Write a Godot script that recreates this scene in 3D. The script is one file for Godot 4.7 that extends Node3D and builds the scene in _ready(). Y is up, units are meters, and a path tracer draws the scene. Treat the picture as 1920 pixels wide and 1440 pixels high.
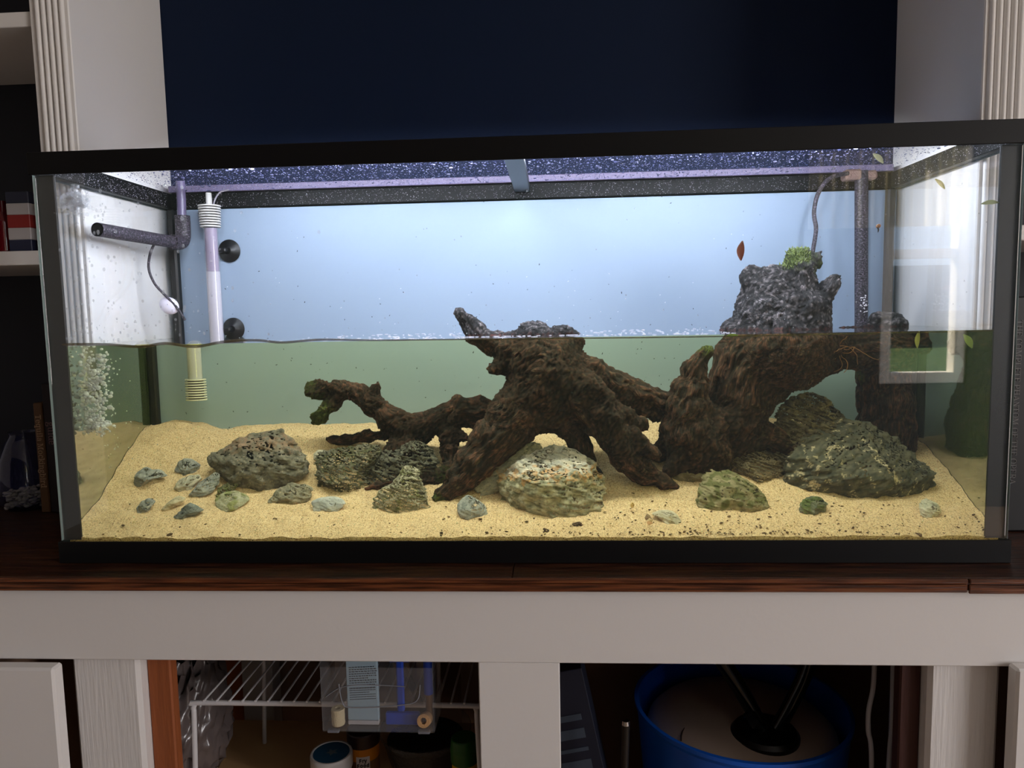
extends Node3D

# ---------- mesh builder: collects vertices, normals and colours, and commits them as one mesh ----------
class Shape:
	var v := PackedVector3Array()
	var n := PackedVector3Array()
	var c := PackedColorArray()
	var i := PackedInt32Array()
	var uv := PackedVector2Array()
	var tint := Color.WHITE

	func vert(p: Vector3, nn: Vector3, col = null) -> int:
		v.append(p); n.append(nn); c.append(tint if col == null else col)
		return v.size() - 1

	func tri(a: int, b: int, d: int) -> void:
		if (v[d] - v[a]).cross(v[b] - v[a]).dot(n[a] + n[b] + n[d]) < 0.0:
			i.append_array([a, d, b])
		else:
			i.append_array([a, b, d])

	func face(pts: Array, away_from: Vector3) -> void:
		var nn: Vector3 = (pts[2] - pts[0]).cross(pts[1] - pts[0]).normalized()
		var mid := Vector3.ZERO
		for p in pts:
			mid += p / pts.size()
		if nn.dot(mid - away_from) < 0.0:
			nn = -nn
		var f := v.size()
		for p in pts:
			vert(p, nn)
		for k in range(1, pts.size() - 1):
			tri(f, f + k, f + k + 1)

	func box(at: Vector3, size: Vector3, bevel := 0.001, turn := Basis.IDENTITY) -> void:
		var h := size / 2.0
		var b := minf(bevel, minf(h.x, minf(h.y, h.z)) * 0.6)
		var p := func(x: float, y: float, z: float) -> Vector3: return at + turn * Vector3(x, y, z)
		for s in [-1.0, 1.0]:
			face([p.call(s * h.x, -h.y + b, -h.z + b), p.call(s * h.x, h.y - b, -h.z + b), p.call(s * h.x, h.y - b, h.z - b), p.call(s * h.x, -h.y + b, h.z - b)], at)
			face([p.call(-h.x + b, s * h.y, -h.z + b), p.call(h.x - b, s * h.y, -h.z + b), p.call(h.x - b, s * h.y, h.z - b), p.call(-h.x + b, s * h.y, h.z - b)], at)
			face([p.call(-h.x + b, -h.y + b, s * h.z), p.call(h.x - b, -h.y + b, s * h.z), p.call(h.x - b, h.y - b, s * h.z), p.call(-h.x + b, h.y - b, s * h.z)], at)
			for t in [-1.0, 1.0]:
				face([p.call(s * h.x, t * (h.y - b), -h.z + b), p.call(s * h.x, t * (h.y - b), h.z - b), p.call(s * (h.x - b), t * h.y, h.z - b), p.call(s * (h.x - b), t * h.y, -h.z + b)], at)
				face([p.call(s * h.x, -h.y + b, t * (h.z - b)), p.call(s * h.x, h.y - b, t * (h.z - b)), p.call(s * (h.x - b), h.y - b, t * h.z), p.call(s * (h.x - b), -h.y + b, t * h.z)], at)
				face([p.call(-h.x + b, s * h.y, t * (h.z - b)), p.call(h.x - b, s * h.y, t * (h.z - b)), p.call(h.x - b, s * (h.y - b), t * h.z), p.call(-h.x + b, s * (h.y - b), t * h.z)], at)
				for u in [-1.0, 1.0]:
					face([p.call(s * h.x, t * (h.y - b), u * (h.z - b)), p.call(s * (h.x - b), t * h.y, u * (h.z - b)), p.call(s * (h.x - b), t * (h.y - b), u * h.z)], at)

	# rows of points; wrap joins the last column to the first; normals point away from the row's middle, or along ref
	func grid(rows: Array, wrap: bool, ref = null, colors = null) -> void:
		var m: int = rows[0].size()
		var f := v.size()
		for r in rows.size():
			var row: PackedVector3Array = rows[r]
			var mid := Vector3.ZERO
			for p in row:
				mid += p / m
			for k in m:
				var kp: int = (k + 1) % m if wrap else mini(k + 1, m - 1)
				var km: int = (k + m - 1) % m if wrap else maxi(k - 1, 0)
				var du: Vector3 = row[kp] - row[km]
				var dv: Vector3 = rows[mini(r + 1, rows.size() - 1)][k] - rows[maxi(r - 1, 0)][k]
				var nn := du.cross(dv).normalized()
				if nn == Vector3.ZERO:
					nn = Vector3.UP if ref == null else ref
				if nn.dot(row[k] - mid if ref == null else ref) < 0.0:
					nn = -nn
				vert(row[k], nn, null if colors == null else colors[r][k])
		for r in rows.size() - 1:
			for k in (m if wrap else m - 1):
				var k2 := (k + 1) % m
				var a := f + r * m + k
				var b := f + r * m + k2
				tri(a, b, a + m)
				tri(b, b + m, a + m)

	# profile of (radius, height) from the bottom's middle outwards, up, and back to the top's middle
	func lathe(profile: Array, seg := 32, at := Transform3D.IDENTITY, smooth := false) -> void:
		for k in profile.size() - 1:
			var a: Vector2 = profile[k]
			var b: Vector2 = profile[k + 1]
			var f := v.size()
			for q in [a, b]:
				var at_k: int = k if q == a else k + 1
				var d := b - a
				if smooth and at_k > 0 and at_k < profile.size() - 1:
					d = (profile[at_k + 1] - profile[at_k]).normalized() + (profile[at_k] - profile[at_k - 1]).normalized()
				var nr := Vector2(d.y, -d.x).normalized()
				for s in seg:
					var w := TAU * s / seg
					vert(at * Vector3(q.x * cos(w), q.y, q.x * sin(w)), (at.basis * Vector3(nr.x * cos(w), nr.y, nr.x * sin(w))).normalized())
			for s in seg:
				var s2 := (s + 1) % seg
				if a.x > 1e-6:
					tri(f + s, f + s2, f + seg + s)
				if b.x > 1e-6:
					tri(f + s2, f + seg + s2, f + seg + s)

	func tube(path: Array, radius, seg := 12, caps := true) -> void:
		var rows := []
		var up := Vector3(0.123, 0.87, 0.31).normalized()
		for k in path.size():
			var d: Vector3 = (path[mini(k + 1, path.size() - 1)] - path[maxi(k - 1, 0)]).normalized()
			if absf(d.dot(up)) > 0.98:
				up = Vector3(0.9, 0.1, 0.4).normalized()
			var x := d.cross(up).normalized()
			var y := x.cross(d).normalized()
			up = y
			var r: float = radius[k] if radius is Array else radius
			var ring := PackedVector3Array()
			for s in seg:
				var w := TAU * s / seg
				ring.append(path[k] + (x * cos(w) + y * sin(w)) * r)
			rows.append(ring)
		grid(rows, true)
		if caps:
			face(Array(rows[0]), path[1])
			face(Array(rows[-1]), path[-2])

	func mesh(material: Material) -> ArrayMesh:
		var a := []
		a.resize(Mesh.ARRAY_MAX)
		a[Mesh.ARRAY_VERTEX] = v
		a[Mesh.ARRAY_NORMAL] = n
		a[Mesh.ARRAY_COLOR] = c
		a[Mesh.ARRAY_INDEX] = i
		if uv.size() == v.size():
			a[Mesh.ARRAY_TEX_UV] = uv
		var m := ArrayMesh.new()
		m.add_surface_from_arrays(Mesh.PRIMITIVE_TRIANGLES, a)
		m.surface_set_material(0, material)
		return m

var rng := RandomNumberGenerator.new()
var noise_a := FastNoiseLite.new()      # soft
var noise_b := FastNoiseLite.new()      # fractal
var noise_c := FastNoiseLite.new()      # cellular
var used := {}

func unique(called: String) -> String:
	used[called] = used.get(called, -1) + 1
	return called if used[called] == 0 else "%s_%03d" % [called, used[called]]

func tag(o: Node, label: String, category: String, group := "", kind := "") -> Node:
	o.set_meta("label", label)
	o.set_meta("category", category)
	if group: o.set_meta("group", group)
	if kind: o.set_meta("kind", kind)
	return o

func thing(called: String, label: String, category: String, at := Vector3.ZERO, group := "", kind := "") -> Node3D:
	var o := Node3D.new()
	o.name = unique(called)
	add_child(o, true)
	o.position = at
	tag(o, label, category, group, kind)
	return o

# commits a shape given in world coordinates as one mesh under parent
func part(called: String, s: Shape, m: Material, parent: Node = self, label := "") -> MeshInstance3D:
	var o := MeshInstance3D.new()
	o.name = unique(called) if parent == self else called
	var at := Vector3.ZERO
	var q: Node = parent
	while q is Node3D and q != self:
		at += q.position
		q = q.get_parent()
	if at != Vector3.ZERO:
		for k in s.v.size():
			s.v[k] -= at
	o.mesh = s.mesh(m)
	parent.add_child(o, true)
	if label: o.set_meta("label", label)
	return o

# one mesh as a thing of its own, its origin at the middle of its foot
func single(called: String, s: Shape, m: Material, label: String, category: String, group := "", kind := "") -> MeshInstance3D:
	var lo := s.v[0]
	var hi := s.v[0]
	for p in s.v:
		lo = lo.min(p); hi = hi.max(p)
	var at := Vector3((lo.x + hi.x) / 2, lo.y, (lo.z + hi.z) / 2)
	for k in s.v.size():
		s.v[k] -= at
	var o := MeshInstance3D.new()
	o.name = unique(called)
	o.mesh = s.mesh(m)
	o.position = at
	add_child(o, true)
	tag(o, label, category, group, kind)
	return o

func structure(called: String, s: Shape, m: Material, label := "", parent: Node = self) -> MeshInstance3D:
	var o := part(called, s, m, parent, label)
	if parent == self:
		o.set_meta("kind", "structure")
	return o

func box(at: Vector3, size: Vector3, bevel := 0.001, turn := Basis.IDENTITY) -> Shape:
	var s := Shape.new()
	s.box(at, size, bevel, turn)
	return s

func span(lo: Vector3, hi: Vector3, bevel := 0.001) -> Shape:
	return box((lo + hi) / 2, (hi - lo).abs(), bevel)

func mat(r: float, g: float, b: float, rough := 0.6, more := {}) -> StandardMaterial3D:
	var m := StandardMaterial3D.new()
	m.albedo_color = Color(r, g, b)
	m.roughness = rough
	for k in more:
		m.set(k, more[k])
	return m

func pane(alpha: float, r := 1.0, g := 1.0, b := 1.0) -> StandardMaterial3D:
	return mat(r, g, b, 0.0, {"transparency": BaseMaterial3D.TRANSPARENCY_ALPHA, "albedo_color": Color(r, g, b, alpha)})

func noise_tex(freq: float, octaves: int, seed_: int, type := FastNoiseLite.TYPE_SIMPLEX_SMOOTH, size := 512) -> NoiseTexture2D:
	var n := FastNoiseLite.new()
	n.noise_type = type
	n.frequency = freq
	n.fractal_octaves = octaves
	n.seed = seed_
	var t := NoiseTexture2D.new()
	t.width = size; t.height = size; t.seamless = true; t.noise = n
	return t

func relief(m: StandardMaterial3D, t: Texture2D, cm: float, scale: Vector3) -> StandardMaterial3D:
	m.heightmap_enabled = true
	m.heightmap_texture = t
	m.heightmap_scale = cm
	m.uv1_triplanar = true
	m.uv1_world_triplanar = true
	m.uv1_scale = scale
	return m

func smooth(path: Array, per := 5) -> Array:
	var out := []
	for k in path.size() - 1:
		var p0: Vector3 = path[maxi(k - 1, 0)]
		var p3: Vector3 = path[mini(k + 2, path.size() - 1)]
		for s in per:
			out.append(path[k].cubic_interpolate(path[k + 1], p0, p3, float(s) / per))
	out.append(path[-1])
	return out

func letters(text: String, size: float, at: Vector3, turn: Basis, m: Material, parent: Node, called: String, font := "Droid Serif", bold := false) -> void:
	var t := TextMesh.new()
	var f := SystemFont.new()
	f.font_names = PackedStringArray([font])
	if bold: f.font_weight = 700
	t.font = f
	t.text = text
	t.font_size = 32
	t.pixel_size = size / 32.0
	t.depth = 0.0006
	t.material = m
	var o := MeshInstance3D.new()
	o.name = called
	o.mesh = t
	parent.add_child(o, true)
	var base := Vector3.ZERO
	var q: Node = parent
	while q is Node3D and q != self:
		base += q.position
		q = q.get_parent()
	o.transform = Transform3D(turn, at - base)

func scatter(called: String, mesh_: Mesh, places: Array, colors: Array, parent: Node = self) -> MultiMeshInstance3D:
	var mm := MultiMesh.new()
	var shift: Vector3 = parent.position if parent != self else Vector3.ZERO
	mm.transform_format = MultiMesh.TRANSFORM_3D
	mm.use_colors = not colors.is_empty()
	mm.mesh = mesh_
	mm.instance_count = places.size()
	for k in places.size():
		mm.set_instance_transform(k, Transform3D(places[k].basis, places[k].origin - shift))
		if colors: mm.set_instance_color(k, colors[k])
	var o := MultiMeshInstance3D.new()
	o.name = unique(called) if parent == self else called
	o.multimesh = mm
	o.set_meta("kind", "stuff")
	parent.add_child(o, true)
	return o

func blob(radius: float, m: Material, flat := 1.0, seg := 8) -> ArrayMesh:
	var s := Shape.new()
	var prof := []
	for k in seg / 2 + 1:
		var w := -PI / 2 + PI * k / (seg / 2)
		prof.append(Vector2(maxf(radius * cos(w), 0.0), radius * flat * sin(w)))
	prof[0].x = 0.0; prof[-1].x = 0.0
	s.lathe(prof, seg, Transform3D.IDENTITY, true)
	return s.mesh(m)

# ---------- driftwood: tapered capsules joined by a smooth minimum, meshed as surface nets ----------
# bones: [from, radius, to, radius]; holes: [centre, radius]
func wood_shape(bones: Array, holes: Array, cell: float, k: float, seed_: int, dry_above: float, moss: Array) -> Shape:
	var lo := Vector3(9, 9, 9)
	var hi := -lo
	for b in bones:
		var r := maxf(b[1], b[3]) + 0.012
		lo = lo.min(b[0] - Vector3.ONE * r).min(b[2] - Vector3.ONE * r)
		hi = hi.max(b[0] + Vector3.ONE * r).max(b[2] + Vector3.ONE * r)
	var nx := int((hi.x - lo.x) / cell) + 2
	var ny := int((hi.y - lo.y) / cell) + 2
	var nz := int((hi.z - lo.z) / cell) + 2
	var f := PackedFloat32Array()
	f.resize(nx * ny * nz)
	f.fill(1.0)
	var pad := k + 2.0 * cell
	for b in bones:
		var a: Vector3 = b[0]
		var e: Vector3 = b[2]
		var ra: float = b[1]
		var dr: float = b[3] - ra
		var ab := e - a
		var ll := 1.0 / maxf(ab.length_squared(), 1e-8)
		var r := maxf(b[1], b[3]) + pad
		var l3 := ((a.min(e) - Vector3.ONE * r - lo) / cell).max(Vector3.ZERO)
		var h3 := (a.max(e) + Vector3.ONE * r - lo) / cell
		var x1 := mini(int(h3.x) + 1, nx - 1)
		var y1 := mini(int(h3.y) + 1, ny - 1)
		var z1 := mini(int(h3.z) + 1, nz - 1)
		for z in range(int(l3.z), z1 + 1):
			for y in range(int(l3.y), y1 + 1):
				var at := (z * ny + y) * nx
				var p := lo + Vector3(int(l3.x), y, z) * cell - a
				for x in range(int(l3.x), x1 + 1):
					var t := clampf(p.dot(ab) * ll, 0.0, 1.0)
					var d := (p - ab * t).length() - ra - dr * t
					p.x += cell
					if d > pad:
						continue
					var o := f[at + x]
					if o > 0.5:
						f[at + x] = d
					else:
						var g := maxf(k - absf(o - d), 0.0)
						f[at + x] = minf(o, d) - g * g * 0.25 / k
	for h in holes:
		var l3: Vector3 = ((h[0] - Vector3.ONE * h[1] * 1.3 - lo) / cell).max(Vector3.ZERO)
		var h3: Vector3 = (h[0] + Vector3.ONE * h[1] * 1.3 - lo) / cell
		for z in range(int(l3.z), mini(int(h3.z) + 1, nz - 1) + 1):
			for y in range(int(l3.y), mini(int(h3.y) + 1, ny - 1) + 1):
				for x in range(int(l3.x), mini(int(h3.x) + 1, nx - 1) + 1):
					var at := (z * ny + y) * nx + x
					var d: float = h[1] - (lo + Vector3(x, y, z) * cell).distance_to(h[0])
					f[at] = maxf(f[at], d)
	var s := nets(f, nx, ny, nz, lo, cell)
	# grain and bark, stretched along the limbs
	var mid := (lo + hi) / 2
	noise_b.seed = seed_
	var ridge := PackedFloat32Array()
	ridge.resize(s.v.size())
	for q in s.v.size():
		var p := s.v[q]
		var g := Vector3.ZERO
		var sum := 0.0
		for b in bones:
			var ab: Vector3 = b[2] - b[0]
			var pa: Vector3 = p - b[0]
			var t := clampf(pa.dot(ab) / maxf(ab.length_squared(), 1e-8), 0.0, 1.0)
			var perp := pa - ab * t
			var d: float = perp.length() - lerpf(b[1], b[3], t)
			if d < 0.016:
				var wgt := exp(-maxf(d, -0.006) / 0.0035)
				g += (perp + Vector3(0.6, 0.5, 0.62) * (b[4] + t * ab.length()) * 0.09) * wgt
				sum += wgt
		g /= maxf(sum, 1e-9)
		var rel := p - mid
		var h := 1.0 - absf(noise_b.get_noise_3dv(g * 150.0)) * 2.2
		var h2 := noise_a.get_noise_3dv(g * 210.0 + Vector3(7, 3, 1))
		var lump := noise_a.get_noise_3dv(rel * 34.0)
		ridge[q] = h * 0.75 + h2 * 0.35
		s.v[q] = p + s.n[q] * (0.0036 * lump + 0.0034 * (h - 0.55) + 0.0014 * h2)
		s.uv.append(Vector2(g.dot(Vector3(1.0, 0.35, 0.55)), g.dot(Vector3(-0.45, 1.0, 0.65))))
	s.n = normals(s.v, s.i)
	for q in s.v.size():
		var p := s.v[q]
		var rd := clampf(ridge[q], 0.0, 1.0)
		var spot := noise_a.get_noise_3dv(p * 1500.0)
		var patch := noise_a.get_noise_3dv(p * 160.0)
		var col := Color(0.016, 0.0066, 0.0066).lerp(Color(0.24, 0.092, 0.074), clampf(rd * rd * 0.95 + patch * 0.25, 0.0, 1.0))
		if spot > 0.66: col = col.lerp(Color(0.24, 0.17, 0.12), 0.5)
		if p.y > dry_above + 0.004 * patch:
			col = Color(0.030, 0.028, 0.031).lerp(Color(0.46, 0.42, 0.43), clampf(rd * rd * 0.75 + patch * 0.9 + spot * 0.45 - 0.28, 0.0, 1.0))
		for g in moss:
			var near: float = 1.0 - p.distance_to(g[0]) / g[1]
			if near > 0.0:
				col = col.lerp(Color(0.12, 0.18, 0.034), clampf((near + patch * 0.5) * 1.3, 0.0, 0.85))
		s.c.append(col)
	return s

# meshes the zero surface of a field on a grid: one vertex in each cell that it crosses
func nets(f: PackedFloat32Array, nx: int, ny: int, nz: int, lo: Vector3, cell: float) -> Shape:
	var s := Shape.new()
	var ids := PackedInt32Array()
	ids.resize(nx * ny * nz)
	ids.fill(-1)
	var sy := nx
	var sz := nx * ny
	var corner := [0, 1, sy, sy + 1, sz, sz + 1, sz + sy, sz + sy + 1]
	var edges := [[0, 1], [2, 3], [4, 5], [6, 7], [0, 2], [1, 3], [4, 6], [5, 7], [0, 4], [1, 5], [2, 6], [3, 7]]
	var off := []
	for q in 8:
		off.append(Vector3(q & 1, (q >> 1) & 1, q >> 2))
	var live := PackedInt32Array()
	for z in nz - 1:
		for y in ny - 1:
			var at := (z * ny + y) * nx
			for x in nx - 1:
				var c := at + x
				var f0 := f[c]
				if absf(f0) > cell * 2.0 and f0 < 0.5:
					continue
				var mask := 0
				for q in 8:
					if f[c + corner[q]] < 0.0:
						mask |= 1 << q
				if mask == 0 or mask == 255:
					continue
				var p := Vector3.ZERO
				var cnt := 0
				for e in edges:
					var fa := f[c + corner[e[0]]]
					var fb := f[c + corner[e[1]]]
					if (fa < 0.0) != (fb < 0.0):
						p += off[e[0]].lerp(off[e[1]], fa / (fa - fb))
						cnt += 1
				ids[c] = s.v.size()
				live.append(c)
				s.v.append(lo + (Vector3(x, y, z) + p / cnt) * cell)
	var quads := PackedInt32Array()
	for c in live:
		for ax in 3:
			var st: int = [1, sy, sz][ax]
			var u: int = [sy, sz, 1][ax]
			var w: int = [sz, 1, sy][ax]
			var ins := f[c] < 0.0
			if ins == (f[c + st] < 0.0) or c < u + w:
				continue
			var q0 := ids[c]; var q1 := ids[c - u]; var q2 := ids[c - u - w]; var q3 := ids[c - w]
			if q0 < 0 or q1 < 0 or q2 < 0 or q3 < 0:
				continue
			if ins:
				quads.append_array([q0, q2, q1, q0, q3, q2])
			else:
				quads.append_array([q0, q1, q2, q0, q2, q3])
	s.i = quads
	s.n = normals(s.v, s.i)
	return s

func normals(v: PackedVector3Array, i: PackedInt32Array) -> PackedVector3Array:
	var n := PackedVector3Array()
	n.resize(v.size())
	for t in range(0, i.size(), 3):
		var a := v[i[t]]
		var w := (v[i[t + 2]] - a).cross(v[i[t + 1]] - a)
		n[i[t]] += w; n[i[t + 1]] += w; n[i[t + 2]] += w
	for k in n.size():
		n[k] = n[k].normalized()
	return n

func limbs(chains: Array) -> Array:
	var out := []
	for ch in chains:
		var along := 0.37 * out.size()
		for k in ch.size() - 1:
			var a: Array = ch[k]
			var b: Array = ch[k + 1]
			out.append([Vector3(a[0], a[1], a[2]), a[3], Vector3(b[0], b[1], b[2]), b[3], along])
			along += Vector3(a[0], a[1], a[2]).distance_to(Vector3(b[0], b[1], b[2]))
	return out

# ---------- stones: an outline given depth, cut by random facets, with layered relief ----------
func stone_shape(at: Vector3, outline: Array, deep: float, lean: float, look: Dictionary, seed_: int, cols := 72, rings := 30) -> Shape:
	rng.seed = seed_
	var lo := Vector2(9, 9)
	var hi := -lo
	for p in outline:
		lo = lo.min(p); hi = hi.max(p)
	var half := (hi - lo) / 2
	var ctr := (hi + lo) / 2
	var total := 0.0
	var lens := []
	for k in outline.size():
		lens.append(outline[k].distance_to(outline[(k + 1) % outline.size()]))
		total += lens[-1]
	var ring: Array[Vector2] = []
	for q in cols:
		var want := total * q / cols
		var k := 0
		while want > lens[k]:
			want -= lens[k]
			k += 1
		var nn := outline.size()
		ring.append(outline[k].cubic_interpolate(outline[(k + 1) % nn], outline[(k + nn - 1) % nn], outline[(k + 2) % nn], want / lens[k]).lerp(outline[k].lerp(outline[(k + 1) % nn], want / lens[k]), 0.8))
	var cuts := []
	for q in look.get("facets", 16):
		var d := Vector3(rng.randf_range(-1, 1), rng.randf_range(-1, 1), rng.randf_range(0.35, 1.3) * (1 if rng.randf() < 0.7 else -1)).normalized()
		cuts.append([d, rng.randf_range(0.70, 0.95)])
	for c in look.get("cuts", []):
		cuts.append([c[0].normalized(), c[1]])
	var strata: Vector3 = look.get("strata", Vector3(0.3, 1, 0.2)).normalized()
	var amp: float = look.get("rough", 0.0016)
	var step: float = look.get("step", 900.0)
	var big: float = maxf(half.x, half.y)
	noise_b.seed = seed_
	var polar := PackedFloat32Array()          # the outline's radius by angle round its middle
	polar.resize(128)
	for q in 128:
		var w := TAU * q / 128.0 - PI
		var d := Vector2(cos(w), sin(w))
		var best := 0.002
		for k in ring.size():
			var p1 := ring[k] - ctr
			var e := ring[(k + 1) % ring.size()] - ring[k]
			var den := d.cross(e)
			if absf(den) < 1e-12:
				continue
			var t := p1.cross(e) / den
			var u := p1.cross(d) / den
			if t > 0.0 and u >= -0.01 and u <= 1.01:
				best = maxf(best, t)
		polar[q] = best
	var cell := clampf(big * 2.0 / cols, 0.0007, 0.0030)
	var reach := amp * 3.5 + 2.0 * cell
	var l3 := Vector3(lo.x - ctr.x - reach, lo.y - ctr.y - reach, -deep * (1.0 + lean) - reach)
	var nx := int(-2.0 * l3.x / cell) + 2
	var ny := int(-2.0 * l3.y / cell) + 2
	var nz := int(-2.0 * l3.z / cell) + 2
	var f := PackedFloat32Array()
	f.resize(nx * ny * nz)
	f.fill(0.9)
	var cut_n := PackedVector3Array()
	var cut_d := PackedFloat32Array()
	var uxy := PackedFloat32Array()
	for c in cuts:
		cut_n.append(c[0]); cut_d.append(c[1]); uxy.append(0.0)
	var off := at + Vector3(ctr.x, ctr.y, 0)
	var small := minf(deep, minf(half.x, half.y))
	for y in ny:
		var py := l3.y + y * cell
		for x in nx:
			var px := l3.x + x * cell
			var w := (atan2(py, px) + PI) / TAU * 128.0
			var k := int(w)
			var rad := lerpf(polar[k % 128], polar[(k + 1) % 128], w - k)
			var q := sqrt(px * px + py * py) / rad
			var ux := px / rad
			var uy := py / rad
			var shift := lean * py / half.y * deep
			var qn := q * q * sqrt(q)
			if q > 1.25:
				continue
			for c in cut_n.size():
				uxy[c] = ux * cut_n[c].x + uy * cut_n[c].y
			for z in nz:
				var pz := l3.z + z * cell
				var uz := (pz + shift) / deep
				var az := absf(uz)
				var sum := qn + az * az * sqrt(az)
				if sum > 1.9:
					continue
				if sum < 0.16:
					f[(z * ny + y) * nx + x] = -0.5 * small
					continue
				var v := pow(sum, 0.4) - 1.0
				var d := v * small
				if absf(d) < reach * 2.0 + small * 0.5:
					for c in cut_n.size():
						d = maxf(d, (uxy[c] + uz * cut_n[c].z - cut_d[c]) * small)
					if absf(d) < reach + big * 0.06:
						var wp := off + Vector3(px, py, pz)
						var la := wp.dot(strata)
						var lay := noise_b.get_noise_3dv((wp - strata * la) * step * 0.09 + strata * la * step * 0.55)
						var lump := noise_a.get_noise_3dv(wp * 55.0 + Vector3(0, seed_, 0))
						var fine := noise_a.get_noise_3dv((wp - strata * la * 0.4) * step * 0.5)
						d -= amp * (1.9 * lay + 0.55 * fine) + big * look.get("lump", 0.035) * lump
				f[(z * ny + y) * nx + x] = d if d != 1.0 else 0.9999
	var s := nets(f, nx, ny, nz, off + l3, cell)
	var veins := []
	for q in look.get("lines", 0):
		var nrm := Vector3(rng.randf_range(-1, 1), rng.randf_range(-0.7, 1), rng.randf_range(-0.4, 0.4)).normalized()
		var thru := off + Vector3(rng.randf_range(-0.8, 0.8) * half.x, rng.randf_range(-0.6, 0.7) * half.y, deep * 0.6)
		veins.append([nrm, thru.dot(nrm), rng.randf_range(0.0004, 0.0009), rng.randf_range(-0.45, 0.15)])
	var base: Color = look.base
	var alt: Color = look.alt
	for q in s.v.size():
		var p := s.v[q]
		var la := p.dot(strata)
		var m1 := noise_a.get_noise_3dv((p - strata * la) * 70.0 + strata * la * 330.0 + Vector3(0, 0, seed_))
		var m2 := noise_b.get_noise_3dv(p * 700.0)
		var m3 := noise_a.get_noise_3dv(p * 75.0 + Vector3(seed_, 0, 0))
		var amount := clampf(0.5 + m1 * 0.6 + m2 * 0.45 + m3 * 0.6, 0.0, 1.0)
		var col := base.lerp(alt, amount)
		if look.has("top_base"):
			col = col.lerp(look.top_base.lerp(look.top_alt, amount), smoothstep(-0.006, 0.006, p.y - look.rust_y + m3 * 0.010))
		if look.has("vein"):
			var vn := absf(noise_a.get_noise_3dv((p + strata * la) * look.get("vein_step", 300.0) * 0.4 + Vector3(seed_, 5, 0)))
			var vw: float = look.get("vein_width", 0.05)
			if vn < vw: col = col.lerp(look.vein, 0.85 * (1.0 - vn / vw))
		for w in veins:
			var off_by := absf(p.dot(w[0]) - w[1] + 0.004 * m1 + 0.0015 * m2)
			var wide: float = w[2] * (0.7 + 1.2 * clampf(m3 + w[3], 0.0, 1.0))
			if off_by < wide and m3 + w[3] > -0.05:
				col = col.lerp(look.line, 0.9 * (1.0 - off_by / wide * 0.6))
		if look.has("rust"):
			var band: float = absf(p.y - look.rust_y - noise_a.get_noise_3dv(p * 90.0) * 0.012)
			if band < look.rust_w: col = col.lerp(look.rust, (1.0 - band / look.rust_w) * clampf(0.75 + m2 * 1.2, 0.0, 1.0))
		if look.has("moss"):
			var mo: float = noise_a.get_noise_3dv(p * 70.0 + Vector3(0, 9, seed_)) + look.get("moss_bias", 0.0)
			if mo > 0.0: col = col.lerp(look.moss, clampf(mo * 2.4 + m2 * 0.5, 0.0, 0.8))
		s.c.append(Color(col.r * 1.08, col.g * 0.96, col.b * 1.12))
	return s

# ---------- the sand's surface ----------
func sand_y(x: float, z: float) -> float:
	var t := -z
	var zs := [0.0, 0.0075, 0.045, 0.07, 0.11, 0.15, 0.20, 0.27, 0.30, 0.34]
	var ys := [0.0312, 0.0316, 0.0475, 0.055, 0.068, 0.089, 0.113, 0.1435, 0.148, 0.148]
	var k := 0
	while k < zs.size() - 2 and t > zs[k + 1]:
		k += 1
	var y: float = lerpf(ys[k], ys[k + 1], clampf((t - zs[k]) / (zs[k + 1] - zs[k]), 0.0, 1.0))
	var g := func(a: float, b: float) -> float: return exp(-a * a / (2.0 * b * b))
	y += 0.010 * g.call(x + 0.553, 0.035) * g.call(z + 0.328, 0.05) - 0.006 * g.call(x + 0.49, 0.025) * g.call(z + 0.328, 0.04)
	y -= 0.032 * g.call(x - 0.60, 0.08) * g.call(z + 0.30, 0.10)
	y -= 0.018 * g.call(x - 0.016, 0.045) * g.call(z + 0.33, 0.05)
	return y

const LEDS := 14

func led_at(k: int) -> Vector3:
	return Vector3(lerpf(-0.44, 0.46, k / (LEDS - 1.0)), 0.5452, -0.115)

var paint_white: StandardMaterial3D
var black: StandardMaterial3D
var glass: StandardMaterial3D
var wood_mat: StandardMaterial3D
var stone_mat: StandardMaterial3D

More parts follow.
